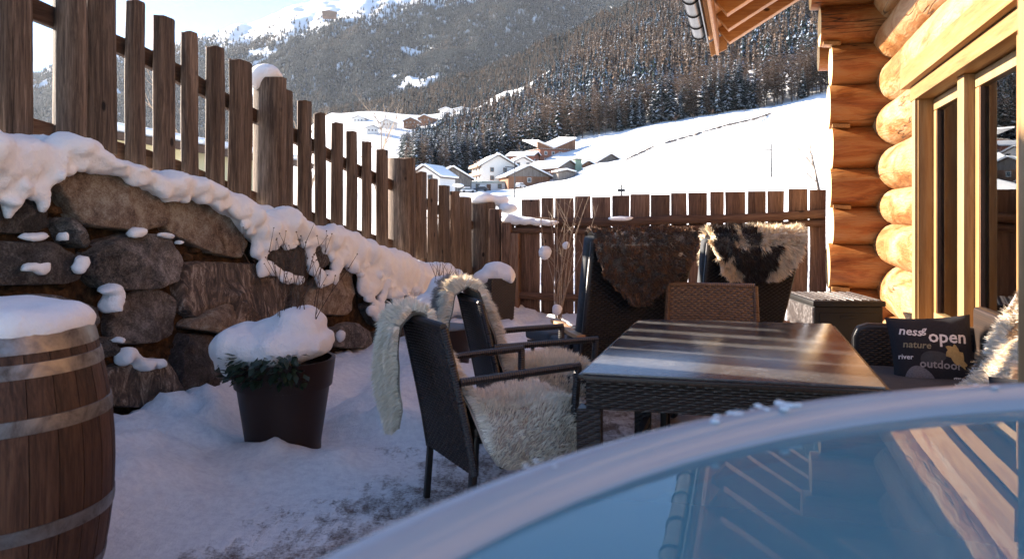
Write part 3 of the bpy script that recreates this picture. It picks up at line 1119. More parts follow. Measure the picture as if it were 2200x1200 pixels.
house('barn', 'grey plank barn at the left end of the farm row with white roof', 'barn', 972, 409, 235, 11.5, 15, 3.4, 30, 12, 'grey_barn_wood', rows=0, over=.8)
house('guesthouse', 'tall white gabled guesthouse with orange balconies on its sunny side', 'guesthouse', 1071, 392, 262, 11.5, 16, 5.6, 30, 14, 'wall_white', rows=3, cols=2, balcony=2, side_cols=3, chimney=True, over=1.1)
house('annex', 'low white annex with green roof edge below the white guesthouse', 'annex', 1050, 410, 250, 12.5, 5, 2.6, 0, 6, 'wall_white', 'wall_green', rows=1, cols=3, door=True, flat=True, snow=.15)
house('barn', 'broad dark barn with brick side beside the tall utility pole', 'barn', 1137, 397, 248, 13.5, 13, 2.6, 25, 14, 'brown_barn_wood', 'grey_barn_wood', rows=1, cols=1, over=.9)
house('house', 'half timbered white house tucked behind the broad dark barn', 'house', 1124, 378, 292, 9.5, 12, 4.3, 28, 14, 'wall_white', 'wall_white', rows=2, cols=2, over=.9)
house('house', 'low timber house with open lean-to and chimney pipe beside green tower', 'house', 1222, 384, 255, 9.5, 15, 3.3, 27, 40, 'wall_brick', 'grey_barn_wood', rows=1, cols=2, side_cols=2, over=.9)
house('shed', 'low open shed with white lean roof in front of the timber house', 'shed', 1217, 386, 243, 5.5, 4, 2.2, 12, 20, 'grey_barn_wood', rows=0, over=.5)
house('silo', 'narrow green square tower between timber house and small barn', 'silo', 1243, 376, 256, 2.2, 2.4, 5.0, 0, 10, 'wall_green', 'roof_edge', flat=True, snow=.1)
house('house', 'small brown house with white gable roof right of the green tower', 'house', 1264, 374, 262, 5.6, 9, 2.5, 30, 16, 'brown_barn_wood', rows=1, cols=1, door=True, over=.7)
house('barn', 'grey plank barn at the right end of the farm row', 'barn', 1312, 364, 266, 9.6, 14, 2.3, 29, 22, 'grey_barn_wood', rows=0, over=.7)
fr = house('farmhouse', 'large brown farmhouse whose white roof is folded into sharp points', 'farmhouse', 1196, 352, 318, 15, 13, 5.6, 0, 24, 'wall_brick', 'roof_edge', rows=2, cols=4, side_cols=3, flat=True, snow=.1)
for (x0, x1, z0, z1) in [(-8.5, -1.5, 8.6, 6.2), (-1.5, 8.5, 6.2, 10.4)]:
    q = MB().prism([(x0, 0, z0), (x1, 0, z1), (x1, 0, z1 + .5), (x0, 0, z0 + .5)], (0, -1.2, 0), (0, 14.5, 1.5))
    q.build('roof', MT['far_snow'], fr)
    MB().prism([(x0, 0, 5.9), (x1, 0, 5.9), (x1, 0, z1 - .05), (x0, 0, z0 - .05)], (0, -.05, 0), (0, 0.6, 0)).build('gable', MT['brown_barn_wood'], fr)
wing = house('house', 'long white roofed wing left of the farmhouse with folded roof', 'house', 1152, 354, 312, 9, 10, 3.2, 18, 70, 'wall_brick', rows=1, cols=2, over=1.0)
house('house', 'pale house with steep snowy roof half hidden behind far fence pickets', 'house', 912, 420, 190, 8, 9, 4.5, 32, -20, 'wall_white', rows=2, cols=2, over=.7)
house('house', 'pale yellow house below the terrace wall with snowy roof', 'house', 215, 560, 24, 6.2, 7, 3.25, 9, -8, 'wall_yellow', rows=2, cols=3, over=.6, snow=.2)
labs = ['white chalet lowest in the village on the far slope', 'dark chalet with wide roof in the far slope village', 'small brown chalet in the middle of the far slope village', 'large white hotel topmost in the far slope village',
        'flat roofed white house beside the far slope hotel', 'snow covered house lost in drifting snow on far slope', 'white house beneath the drifting snow on far slope']
for k, (px, row, Y, w, h, p, wl) in enumerate([(832, 270, 830, 13, 3.6, 22, 'wall_white'), (882, 266, 850, 15, 3.2, 24, 'brown_barn_wood'), (912, 260, 880, 16, 3.4, 22, 'brown_barn_wood'), (958, 250, 930, 15, 7.5, 18, 'wall_white'),
                                                  (992, 240, 960, 18, 3, 12, 'wall_white'), (770, 261, 900, 14, 3.6, 22, 'wall_white'), (800, 283, 760, 12, 3.6, 22, 'wall_white')]):
    house('chalet', labs[k], 'chalet', px, row, Y, w, 14, h, p, rnd.uniform(-25, 25), wl, rows=1 if h < 6 else 2, cols=3, over=1.4, snow=.8)
house('house', 'white house high on the wooded hill near the roof gutter', 'house', 1415, 88, 900, 16, 14, 9, 16, 20, 'wall_white', rows=3, cols=3, over=1.5, snow=.8)
house('house', 'dark wooden house high on the wooded hill with white roof', 'house', 1357, 108, 880, 20, 14, 5, 16, -10, 'brown_barn_wood', rows=1, cols=4, over=1.5, snow=.9)
house('mountain_station', 'brown lift station alone on the snowy mountain top', 'building', 707, 33, 3550, 60, 40, 16, 10, 8, 'brown_barn_wood', rows=1, cols=5, over=4, snow=2)


def car(px, row, Y, rot, mat, label):
    X = (px - 1100) / F * Y
    root = thing('parked_car', label, 'car', (X, Y, z_at(row, Y)), R(rot), 'cars parked at the farm row')
    prof = [(-2.1, .35), (2.1, .35), (2.15, .75), (1.2, .92), (.55, 1.42), (-1.2, 1.45), (-1.95, .95), (-2.15, .8)]
    MB().prism([(x, 0, z) for x, z in prof], (0, -.85, 0), (0, .85, 0)).build('body', MT[mat], root, bevel=.1)
    MB().prism([(-1.75, 0, .98), (1.05, 0, .98), (.5, 0, 1.36), (-1.15, 0, 1.38)], (0, -.88, 0), (0, .88, 0)).build('windows', MT['dark_window'], root)
    MB().prism([(-1.2, 0, 1.46), (.55, 0, 1.43), (.45, 0, 1.6), (-1.1, 0, 1.62)], (0, -.75, 0), (0, .75, 0)).build('roof_snow', MT['far_snow'], root, bevel=.06)
    for sx in (-1.3, 1.3):
        for sy in (-.82, .82):
            MB().tube([(sx, sy - .1, .34), (sx, sy + .1, .34)], .34, 12).build('wheel', MT['tyre'], root)


car(1006, 414, 228, 8, 'car_silver', 'silver car with snowy roof before the grey barn')
car(1033, 411, 232, 175, 'car_dark', 'dark car parked before the green edged annex')
car(1118, 404, 236, 60, 'car_silver', 'silver car under the eaves of the broad barn')
car(1244, 383, 246, 40, 'car_dark', 'dark car parked below the green square tower')
car(1262, 380, 248, 20, 'car_silver', 'silver car parked before the small brown house')


def pole(name, label, cat, px, top, Y, arm=0.0, rad=.07, cross=0, disc=False):
    X = (px - 1100) / F * Y
    zt, zb = z_at(top, Y), valley_z(X, Y) - .3
    root = thing(name, label, cat, (X, Y, zb))
    h = zt - zb
    MB().tube([(0, 0, 0), (0, 0, h)], [rad, rad * .7], 8).build('pole', MT['dark_metal'], root)
    if arm:
        MB().tube([(0, 0, h * .82), (arm, 0, h * .84)], rad * .6, 6).build('arm', MT['dark_metal'], root)
        MB().box((arm, 0, h * .84), (.7, .3, .14)).build('lamp_head', MT['dark_metal'], root, bevel=.03)
    if cross:
        MB().box((0, 0, h - .3), (cross, .12, .14)).build('crossbar', MT['dark_metal'], root)
    if disc:
        MB().lathe([(.15, -.3), (.75, -.1), (.7, .1), (.35, .25)], 16, (0, 0, h)).build('lamp_head', MT['far_snow'], root, smooth=True)
    return root


pole('street_lamp', 'slender lamp post with one arm alone in the snow field', 'street lamp', 1657, 308, 120, -1.4, .13)
pole('utility_pole', 'tall wooden utility pole in front of the broad barn', 'utility pole', 1106, 345, 150, -1.5, .14)
pole('lamp', 'short lamp with flat crosswise head just beyond the board fence', 'lamp', 1335, 396, 40, 0, .05, .36)
pole('street_lamp', 'lamp with a round head capped in snow beside the grey barn', 'street lamp', 985, 398, 110, 0, .12, 0, True)
pole('lift_pylon', 'ski lift pylon at the top of the far slope piste', 'pylon', 1138, 146, 880, 0, .5, 5)
# ------------------------------------------------------------------ terrace ground
def sstep(a, b, x):
    k = min(1, max(0, (x - a) / (b - a)))
    return k * k * (3 - 2 * k)


def wall_t(z):                                   # battered face of the stone wall
    return -3.42 - .15 * z


def floor_z(s, t):
    return -.034 * max(0.0, s - 4.5)


MOUNDS = [(3.68, -2.42, .2, .4, .12), (3.5, -2.42, .22, .42, .06), (3.75, -2.12, .22, .2, .09), (4.05, -3.15, .4, .3, .13), (3.72, -2.95, .3, .3, .12), (4.42, -2.1, .16, .34, .17), (6.9, -2.0, .5, .35, .17), (5.3, -2.4, .25, .35, .15), (3.5, -2.75, .4, .4, .08), (4.75, -2.35, .3, .3, .15), (5.0, -1.75, .35, .28, .15),
          (5.9, -2.35, .7, .5, .16), (7.6, -2.6, .9, .6, .18), (9.0, -2.8, 1.2, .6, .2), (5.0, -3.0, .5, .5, .1), (3.0, -2.9, .8, .4, .18), (5.45, -1.6, .35, .25, .1), (11.2, -1.5, .5, 2.0, .14), (11.2, .4, .45, 1.2, .1)]


def ground_z(s, t):
    z = floor_z(s, t)
    h = 0.0
    for ms, mt_, rs, rt, mh in MOUNDS:
        d = ((s - ms) / rs) ** 2 + ((t - mt_) / rt) ** 2
        h = max(h, mh * math.exp(-d * 1.1)) if d < 9 else h
    h += .13 * sstep(-2.75, -3.3, t)
    p = Vector((s, t, 0))
    h += h * .38 * mn.noise(p * 4.3) + h * .2 * abs(mn.noise(p * 9)) + .008 * mn.noise(p * 3.1) + (.004 + min(.03, h * .2)) * mn.noise(p * 11) + .004 * mn.noise(p * 27)
    return z + h, h


gs, gt = np.arange(-1.5, 12.0, .05), np.arange(-3.75, 2.3, .05)
V, K = [], []
for s in gs:
    for t in gt:
        z, h = ground_z(s, t)
        w = W(s, t, z)
        V.append(w)
        # how much snow lies: thick along the wall and the back, worn thin by the table
        c = .485 + h * 3.5
        c += .22 * sstep(6.5, 8.5, s) + .10 * sstep(-1.4, -2.4, t) - .17 * sstep(-.75, -.2, t) * sstep(6.6, 5.2, s)
        K.append((min(1, max(0, c)),) * 3)
n_t = len(gt)
i, j = np.meshgrid(np.arange(len(gs) - 1), np.arange(n_t - 1), indexing='ij')
a = (i * n_t + j).ravel()
o = np_mesh('terrace', np.array(V), np.stack([a, a + 1, a + n_t + 1, a + n_t], -1)[:, ::-1], MT['terrace_ground'], np.array(K), smooth=True)
tag(o, kind='structure')

# ------------------------------------------------------------------ the log cabin
CAB_T = 1.60                                      # outermost line of the long wall
cab = thing('log_cabin', 'honey coloured log cabin with big round logs, roof overhang and glazed doors', 'cabin', (0, 0, 0), -YAW)
# local axes of the cabin empty: x across (t), y along (s)


def log_mesh(a, b, c, r, axis, seed, nl=40, nr=22, flat0=0, flat1=0, rough=1.0):
    """a hand peeled log from a to b along axis; c = the two other coordinates"""
    mb = MB()
    vs_, fs_ = [], []
    for i in range(nl + 1):
        f = i / nl
        q = a + (b - a) * f
        rr_ = r * (1 + .03 * mn.noise(Vector((q * .7, seed * 3.1, 0))) * rough)
        ox, oz = .018 * rough * mn.noise(Vector((q * .5, seed, 5))), .014 * rough * mn.noise(Vector((q * .5, seed, 9)))
        edge = min(f, 1 - f) * (b - a)
        if edge < .03: rr_ *= .975
        for k in range(nr):
            an = 2 * math.pi * k / nr
            ca, sa = math.cos(an), math.sin(an)
            bumpy = 1 + rough * (.028 * mn.noise(Vector((q * 2.2, ca * 1.2 + seed * 7, sa * 1.2))) + .012 * mn.noise(Vector((q * 7, ca * 3 + seed, sa * 3))))
            if axis == 'y': vs_.append((c[0] + ox + ca * rr_ * bumpy, q, c[1] + oz + sa * rr_ * bumpy))
            else: vs_.append((q, c[0] + ox + ca * rr_ * bumpy, c[1] + oz + sa * rr_ * bumpy))
    for i in range(nl):
        for k in range(nr):
            k2 = (k + 1) % nr
            fs_.append((i * nr + k, i * nr + k2, (i + 1) * nr + k2, (i + 1) * nr + k))
    fs_.append(tuple(range(nr)))
    fs_.append(tuple(nl * nr + k for k in range(nr))[::-1])
    return mb.add(vs_, fs_)


notch = [-.38, .06, .69, 1.208, 1.632, 2.19, 2.712, 3.263, 3.75, 4.25, 4.78, 5.25]
WIN0, WIN1, WINZ0, WINZ1 = 5.2, 8.08, .30, 2.60
for k in range(len(notch) - 1):
    z0, z1 = notch[k], notch[k + 1]
    r = (z1 - z0) / 2 * 1.05
    zc = (z0 + z1) / 2
    tc = CAB_T + r + .02 * math.sin(k * 2.3)
    if WINZ0 < zc < WINZ1:
        log_mesh(8.06, 14.9, (tc, zc), r, 'y', k, 44, 26).build('log', MT['log_wood'], cab, smooth=True, angle=50)
        log_mesh(1.6, 5.22, (tc, zc), r, 'y', k + 20, 24, 26).build('log', MT['log_wood'], cab, smooth=True, angle=50)
    else:
        log_mesh(1.6, 14.9, (tc, zc), r, 'y', k, 84, 26).build('log', MT['log_wood'], cab, smooth=True, angle=50)
# the cross wall whose log ends stand out at the corner
STUB_S = 10.75
mids = [(notch[k] + notch[k + 1]) / 2 for k in range(len(notch) - 1)]
for k in range(len(mids) - 1):
    z0, z1 = mids[k], mids[k + 1]
    r = (z1 - z0) / 2 * 1.05
    zc = (z0 + z1) / 2
    a = 1.07 + (.02, -.015, .03, 0, .025, -.01, .015, 0, .01, .02)[k % 10]
    if k >= 7: a -= .12 * (k - 6)
    o = log_mesh(a, 2.4, (STUB_S + r, zc), r, 'x', k + 40, 18, 26, rough=.8).build('log', MT['shaded_stub_log_wood'], cab, smooth=True, angle=50)
    o.data.materials.append(MT['log_end_wood'])
    for pl in o.data.polygons:
        if len(pl.vertices) > 8: pl.material_index = 1
    # scribing wedges where the courses meet
    if k % 2 == 1:
        MB().prism([(a + .03, 0, z0 - .012), (a + .24, 0, z0 - .03), (a + .24, 0, z0 + .022), (a + .03, 0, z0 + .03)], (0, STUB_S + r * .25, 0), (0, STUB_S + r, 0)).build('wedge', MT['casing_wood'], cab, bevel=.006)
for k, zc in enumerate((3.83,)):
    o = log_mesh(1.14, 2.4, (13.4, zc), .23, 'x', 70 + k, 12, 22).build('log', MT['shaded_stub_log_wood'], cab, smooth=True, angle=50)
    o.data.materials.append(MT['log_end_wood'])
    for pl in o.data.polygons:
        if len(pl.vertices) > 8: pl.material_index = 1
# room behind
MB().box((4.6, 7, 2), (.1, 9, 5)).build('inner_wall', MT['room_wood'], cab)
MB().box((3.3, 10.4, 2), (2.5, .1, 5)).build('inner_wall', MT['room_wood'], cab)
MB().box((3.3, 3.2, 2), (2.5, .1, 5)).build('inner_wall', MT['room_wood'], cab)
MB().box((3.3, 6.8, .1), (2.5, 7, .1)).build('inner_floor', MT['room_wood'], cab)
MB().box((3.3, 6.8, 2.75), (2.5, 7, .1)).build('inner_ceiling', MT['room_wood'], cab)

# glazed doors: casing, head boards, two sashes with panes
wz0, wz1 = .30, 2.385
win = MB().box((1.655, WIN1 - .03, (wz0 + wz1) / 2), (.23, .06, wz1 - wz0)).build('window', MT['casing_wood_upright'], cab, bevel=.006)
MB().box((1.655, WIN0 + .05, (wz0 + wz1) / 2), (.23, .10, wz1 - wz0)).build('jamb', MT['casing_wood_upright'], win, bevel=.006)
MB().box((1.532, WIN1 + .02, (wz0 + wz1) / 2), (.035, .13, wz1 - wz0)).build('casing', MT['sash_wood'], win, bevel=.006)
MB().box((1.64, (WIN0 + WIN1) / 2 + .03, wz1 + .0675), (.26, WIN1 - WIN0 + .26, .135)).build('lintel', MT['casing_wood'], win, bevel=.01)
MB().box((1.60, (WIN0 + WIN1) / 2 + .06, wz1 + .235), (.3, WIN1 - WIN0 + .46, .19)).build('head_board', MT['casing_wood'], win, bevel=.012)
MB().box((1.66, (WIN0 + WIN1) / 2, wz0 - .03), (.3, WIN1 - WIN0 + .1, .06)).build('sill', MT['casing_wood'], win, bevel=.008)
GT = 1.70


def sash(y0, y1):
    f = MB().box((GT, (y0 + y1) / 2, wz1 - .06), (.07, y1 - y0, .10)).build('sash', MT['sash_wood'], cab, bevel=.006)
    MB().box((GT, (y0 + y1) / 2, wz0 + .08), (.07, y1 - y0, .12)).build('rail', MT['sash_wood'], f, bevel=.006)
    for y in (y0 + .05, y1 - .05):
        MB().box((GT, y, (wz0 + wz1) / 2), (.068, .10, wz1 - wz0 - .23)).build('stile', MT['casing_wood_upright'], f, bevel=.006)
        sgn = 1 if y < (y0 + y1) / 2 else -1
        MB().box((GT - .012, y + sgn * .057, (wz0 + wz1) / 2), (.03, .010, wz1 - wz0 - .23)).build('glazing_bead', MT['shutter_wood'], f)
    MB().box((GT + .005, (y0 + y1) / 2, (wz0 + wz1) / 2), (.006, y1 - y0 - .17, wz1 - wz0 - .2)).build('pane', MT['pane_glass'], f)


sash(6.86, WIN1 - .065)
sash(WIN0 + .11, 6.66)
MB().box((1.665, 6.76, (wz0 + wz1) / 2), (.15, .19, wz1 - wz0 - .005)).build('mullion', MT['sash_wood'], win, bevel=.008)


def curtain(y0, y1):
    mb = MB()
    n = int((y1 - y0) / .012)
    mb.grid(lambda u, v: (1.95 + .03 * math.sin(u * n * .62 * math.pi), y0 + (y1 - y0) * u, wz0 + .02 + (wz1 - wz0) * v), n, 3)
    return mb.build('curtain', MT['curtain_green'], cab, smooth=True)


curtain(6.38, 7.08)

# roof: rafters with cut tails, deck boards, fascia, gutter, snow
TIP_T, TIP_Z, SLOPE = -.235, 4.31, .60
ang = math.atan(SLOPE)
ux, uz = math.cos(ang), math.sin(ang)
roof = MB()
DEPTH, RW = .31, .22
deck_off = DEPTH
S0R, S1R = 3.4, 14.75


def up(t, off):                                   # point t along the slope, off above the rafters' underside
    return (t - off * uz, TIP_Z + (t - TIP_T) * SLOPE + off * ux)


e0, e1 = -.62, 4.2
for k in range(16):                               # boards of the deck run along the eave
    a_t, b_t = e0 + k * (e1 - e0) / 16, e0 + (k + 1) * (e1 - e0) / 16 - .006
    (x0, z0), (x1, z1) = up(a_t + .2, deck_off + .003), up(b_t + .2, deck_off + .003)
    (x2, z2), (x3, z3) = up(b_t + .2, deck_off + .04), up(a_t + .2, deck_off + .04)
    q = MB().prism([(x0, 0, z0), (x1, 0, z1), (x2, 0, z2), (x3, 0, z3)], (0, S0R, 0), (0, S1R, 0))
    if k == 0: roof_o = q.build('roof', MT['deck_board_wood'], cab)
    else: q.build('deck_board', MT['deck_board_wood'], roof_o)
for k in range(11):
    sc_ = 14.52 - .17 - k * 1.02
    if sc_ < S0R: break
    pr_ = []
    xa, za = TIP_T, TIP_Z
    xb, zb = up(3.4, 0)
    xc, zc_ = up(3.4, DEPTH)
    xd, zd = TIP_T - .16, TIP_Z + .16 * .3 + .27
    xd, zd = up(TIP_T - .03, DEPTH)
    MB().prism([(xa, 0, za), (xb, 0, zb), (xc, 0, zc_), (xd, 0, zd)], (0, sc_ - RW / 2, 0), (0, sc_ + RW / 2, 0)).build('rafter', MT['rafter_wood'], roof_o, bevel=.012)
# fascia plank, gutter board and gutter
xa, za = up(e0 + .2, deck_off)
MB().box((xa + .14, (S0R + S1R) / 2 - .1, za - .13), (.045, S1R - S0R - .2, .36)).build('fascia', MT['rafter_wood'], roof_o, bevel=.006)
MB().prism([(xa - .02, 0, za - .04), (xa + .3, 0, za + .13), (xa + .3, 0, za - .16), (xa + .02, 0, za - .28)], (0, S1R, 0), (0, S1R + .05, 0)).build('end_board', MT['deck_board_wood'], roof_o, bevel=.005)
MB().box((xa - .02, (S0R + S1R) / 2 - .15, za - .02), (.02, S1R - S0R - .3, .2)).build('drip_edge', MT['zinc_gutter'], roof_o)
gx, gz, gr = xa - .16, za + .02, .115
prof = [(gx + gr * math.cos(a), gz + gr * math.sin(a)) for a in np.linspace(math.pi, 2 * math.pi, 13)]
prof_in = [(gx + (gr - .012) * math.cos(a), gz + (gr - .012) * math.sin(a)) for a in np.linspace(2 * math.pi, math.pi, 13)]
MB().prism([(x, 0, z) for x, z in prof + prof_in], (0, S0R, 0), (0, S1R - .55, 0)).build('gutter', MT['zinc_gutter'], roof_o, smooth=True)
MB().prism([(x, 0, z) for x, z in prof], (0, S1R - .55, 0), (0, S1R - .54, 0)).build('gutter_end', MT['zinc_gutter'], roof_o)
for k in range(14):
    y = S1R - .62 - k * .8
    MB().tube([(gx + (gr + .01) * math.cos(a), y, gz + (gr + .01) * math.sin(a)) for a in np.linspace(math.pi * .95, 2 * math.pi, 12)], .011, 5).build('gutter_bracket', MT['dark_metal'], roof_o, smooth=True)
q0, q1, q2, q3 = up(e0 + .28, deck_off + .045), up(e1, deck_off + .045), up(e1, deck_off + .5), up(e0 + .35, deck_off + .42)
MB().prism([(q[0], 0, q[1]) for q in (q0, q1, q2, q3)], (0, S0R + .05, 0), (0, S1R - .08, 0)).build('roof_snow', MT['snow'], roof_o, bevel=.12, seg=4)

# ------------------------------------------------------------------ picket fence on the wall
FT_ = -3.93
fence = thing('picket_fence', 'weathered brown picket fence stepping down along the snowy stone wall', 'fence', W(0, FT_, 0), -YAW)


def top_z(s):
    return float(np.interp(s, [1, 4.43, 4.71, 5.25, 5.97, 6.86, 7.87, 8.77, 11.0, 11.8], [3.25, 2.78, 2.736, 2.631, 2.50, 2.31, 2.13, 1.98, 1.58, 1.45]))


def picket(s, w, zb, zt, seed, th=.045, post=False):
    r = random.Random(seed)
    mb = MB()
    nz = 14
    n = 10
    vs_, fs_ = [], []
    lean = r.uniform(-.008, .008)
    for i in range(nz + 1):
        f = i / nz
        z = zb + (zt - zb) * f
        wl = w / 2 * (1 + .09 * mn.noise(Vector((seed * 3.3, z * 1.6, 0))) + .03 * mn.noise(Vector((seed, z * 6, 2))))
        wr_ = w / 2 * (1 + .09 * mn.noise(Vector((seed * 5.1, z * 1.6, 7))) + .03 * mn.noise(Vector((seed, z * 6, 9))))
        ox = lean * (z - zb) + .012 * mn.noise(Vector((seed, z * 1.1, 4)))
        tap = 1 - .06 * f
        for k in range(n):
            a = 2 * math.pi * k / n
            ca, sa = math.cos(a), math.sin(a)
            if post:
                x, y = ca * (wr_ if ca > 0 else wl), sa * w / 2
            else:                                   # a split slab: flat back, bellied front
                x = (abs(ca) ** .6) * (1 if ca > 0 else -1) * (wr_ if ca > 0 else wl)
                y = (sa if sa < 0 else sa * 1.2) * th * (.55 if sa < 0 else .9)
            zz = z
            if i == nz: zz += -.022 * abs(ca) + .012 * ca * r.uniform(-1, 1)
            vs_.append((y - .03, s + x * tap + ox, zz))
    for i in range(nz):
        for k in range(n):
            k2 = (k + 1) % n
            fs_.append((i * n + k, i * n + k2, (i + 1) * n + k2, (i + 1) * n + k))
    fs_.append(tuple(range(n))[::-1])
    fs_.append(tuple(nz * n + k for k in range(n)))
    mb.add(vs_, fs_)
    return mb.build('post' if post else 'picket', MT['fence_wood'], fence, smooth=True, angle=55)


PK = [(3, 80), (115, 185, 1), (190, 258), (274, 318), (334, 383), (395, 431), (447, 488), (495, 547), (555, 607, 1), (604, 634), (644, 674), (681, 704), (716, 740), (749, 771), (782, 801),
      (813, 837), (849, 880, 1), (880, 894), (896, 920), (922, 943), (945, 969), (970, 990), (991, 1016), (1020, 1047, 1)]
PTOP = {3: 0, 4: 35, 5: 68, 6: 100, 7: 128, 8: 165, 9: 193, 10: 216, 11: 242, 12: 262, 13: 281, 14: 303, 15: 320, 16: 338, 17: 358, 18: 368, 19: 383, 20: 397, 21: 410, 22: 422, 23: 434}
post_tops = {}
for k, pk in enumerate(PK):
    s0, Y0 = s_at(pk[0], FT_)
    s1, Y1 = s_at(pk[1], FT_)
    post = len(pk) > 2
    w = (s1 - s0 - .022) * 1.0 if not post else (s1 - s0) * .8
    s = (s0 + s1) / 2 + (.0 if not post else .03)
    zt = z_at(PTOP[k], (Y0 + Y1) / 2) if k in PTOP else top_z(s) + rnd.uniform(-.02, .03)
    zb = zt - 1.13 + rnd.uniform(-.03, .03)
    if post: zb -= .35
    picket(s, w, zb, zt, k + 3, post=post)
    if post: post_tops[k] = (s, zt, w)
s = s_at(3, FT_)[0] - .10
k = 60
while s > .3:  # unseen near pickets, added and overlapped to keep sun off the tub water
    w = rnd.uniform(.13, .19)
    s -= w / 2 + rnd.uniform(-.026, -.014)
    post = k in (66, 74)
    picket(s, w, top_z(s) - 1.13, top_z(s) + rnd.uniform(-.03, .03), k, post=post)
    s -= w / 2
    k += 1
for off in (.33, 1.04):
    a = 0.0
    for b in (2.55, 5.97, 8.77, 12.0):
        mb = MB()
        n = 10
        vs_, fs_ = [], []
        for i in range(n + 1):
            q = a + (b - a) * i / n
            zc = top_z(min(q, 11.8)) - off + .012 * math.sin(q * 3)
            for dx, dz in ((-.13, -.062), (-.072, -.065), (-.072, .062), (-.13, .065)):
                vs_.append((dx - .003 + .004 * math.sin(q * 5), q, zc + dz * (1 + .08 * math.sin(q * 4.1))))
        for i in range(n):
            for j in range(4):
                fs_.append((i * 4 + j, i * 4 + (j + 1) % 4, i * 4 + 4 + (j + 1) % 4, i * 4 + 4 + j))
        fs_ += [(0, 1, 2, 3), (n * 4 + 3, n * 4 + 2, n * 4 + 1, n * 4)]
        mb.add(vs_, fs_)
        mb.build('rail', MT['rail_wood'], fence, bevel=.01)
        a = b + .004
fence.location = W(0, FT_, 0)

# ------------------------------------------------------------------ board fence at the end of the terrace
BS = 11.5
bf = thing('board_fence', 'brown upright board fence closing the far end of the terrace', 'fence', W(BS, 0, 0), -YAW)
BO = [(1121, 1160), (1163, 1190), (1192, 1232), (1235, 1269), (1272, 1312), (1315, 1352), (1354, 1396), (1398, 1439), (1442, 1475), (1479, 1519), (1526, 1555), (1558, 1601), (1606, 1645), (1649, 1684), (1694, 1735), (1739, 1775)]


def t_at(px, s):
    r = (px - 1100) / F
    t = s * (r * A1 - A0) / (P0 - r * P1)
    return t, s * A1 + t * P1


def board(x0, x1, zb, zt, seed, y=0.0, th=.028):
    mb = MB()
    nz = 9
    vs_, fs_ = [], []
    for i in range(nz + 1):
        z = zb + (zt - zb) * i / nz
        a = x0 + .012 * mn.noise(Vector((seed * 2.7, z * 2.2, 1)))
        b = x1 + .012 * mn.noise(Vector((seed * 2.7, z * 2.2, 8)))
        dz = .01 * mn.noise(Vector((seed, 3, 3))) if i == nz else 0
        yy = y + .006 * mn.noise(Vector((seed, z, 5)))
        for x, q, d in ((a, -th / 2, dz), (b, -th / 2, -dz), (b, th / 2, -dz), (a, th / 2, dz)):
            vs_.append((x, yy + q, z + d))
    for i in range(nz):
        for j in range(4):
            fs_.append((i * 4 + j, i * 4 + (j + 1) % 4, i * 4 + 4 + (j + 1) % 4, i * 4 + 4 + j))
    fs_ += [(3, 2, 1, 0), (nz * 4, nz * 4 + 1, nz * 4 + 2, nz * 4 + 3)]
    mb.add(vs_, fs_)
    return mb.build('board', MT['board_wood'], bf, bevel=.006)


for k, (a, b) in enumerate(BO):
    t0, Y0 = t_at(a, BS)
    t1, Y1 = t_at(b, BS)
    row = 427 - (a - 1121) / 650 * 22 + rnd.uniform(-2, 2)
    board(t0, t1, -.25, z_at(row, (Y0 + Y1) / 2), k)
for k, (a, b, z) in enumerate([(-3.66, -3.5, 1.15), (-3.48, -3.33, 1.12), (-3.31, -3.16, 1.1)]):
    board(a, b, -.25, z + .1, 30 + k)
tL, YL = t_at(1083, BS)
tR, YR = t_at(1772, BS)
for (ra, rb, dy, rad) in ((478, 461, -.085, .062), (497, 480, -.055, .05)):
    za, zb_ = z_at(ra, YL), z_at(rb, YR)
    pts = [Vector((tL + (tR - tL) * f, dy + .01 * math.sin(f * 9), za + (zb_ - za) * f - .03 * math.sin(f * 3.1) ** 2 + .012 * math.sin(f * 14))) for f in np.linspace(0, 1, 16)]
    MB().tube(pts, [rad * (1 + .08 * math.sin(i * 1.7)) for i in range(16)], 9, squash=.8).build('rail', MT['board_rail_wood'], bf, smooth=True, angle=60)
MB().tube([(tL + .1, -.075, .12), (tL + 1.0, -.07, .1), (tR, -.07, .16)], .055, 8).build('rail', MT['board_rail_wood'], bf, smooth=True)
for px, top, wd in ((1062, 449, .17), (1090, 478, .15), (1108, 500, .13)):
    tq, Yq = t_at(px, BS - .08)
    MB().box((tq, -.1 if px > 1080 else -.03, (z_at(top, Yq) - .4) / 2), (wd, .13, z_at(top, Yq) + .4)).build('post', MT['board_wood'], bf, bevel=.012)

# ------------------------------------------------------------------ dry stone wall
wall = thing('stone_wall', 'rough boulder retaining wall of big dark and brown stones under the picket fence', 'wall')


def on_wall(px, py):
    t = -3.6
    for _ in range(12):
        s, Y = s_at(px, t)
        z = z_at(py, Y)
        t = wall_t(z)
    return s, z


WTOP_S = [-.5, 3.2, 3.64, 4.39, 5.3, 6.5, 7.1, 9.5, 11.9]
WTOP_Z = [1.85, 1.60, 1.57, 1.39, 1.14, .95, .74, .45, .1]


def wall_top(s):
    return float(np.interp(s, WTOP_S, WTOP_Z))


cb = MB()
vs_, fs_ = [], []
nn = 40
for i in range(nn + 1):
    s = -.5 + 12.4 * i / nn
    zt = wall_top(s) - .05
    for t, z in ((wall_t(-.4) - .08, -.4), (wall_t(zt * .5) - .09, zt * .5), (wall_t(zt) - .1, zt), (-4.5, zt + .05), (-5.2, zt - .1), (-5.6, -1.2)):
        w = W(s, t + .05 * mn.noise(Vector((s * 3, z * 3, t))), z)
        vs_.append(w)
for i in range(nn):
    for j in range(5):
        fs_.append((i * 6 + j, i * 6 + j + 1, i * 6 + 7 + j, i * 6 + 6 + j))
cb.add(vs_, fs_)
cb.build('earth_core', MT['soil'], wall, smooth=True)


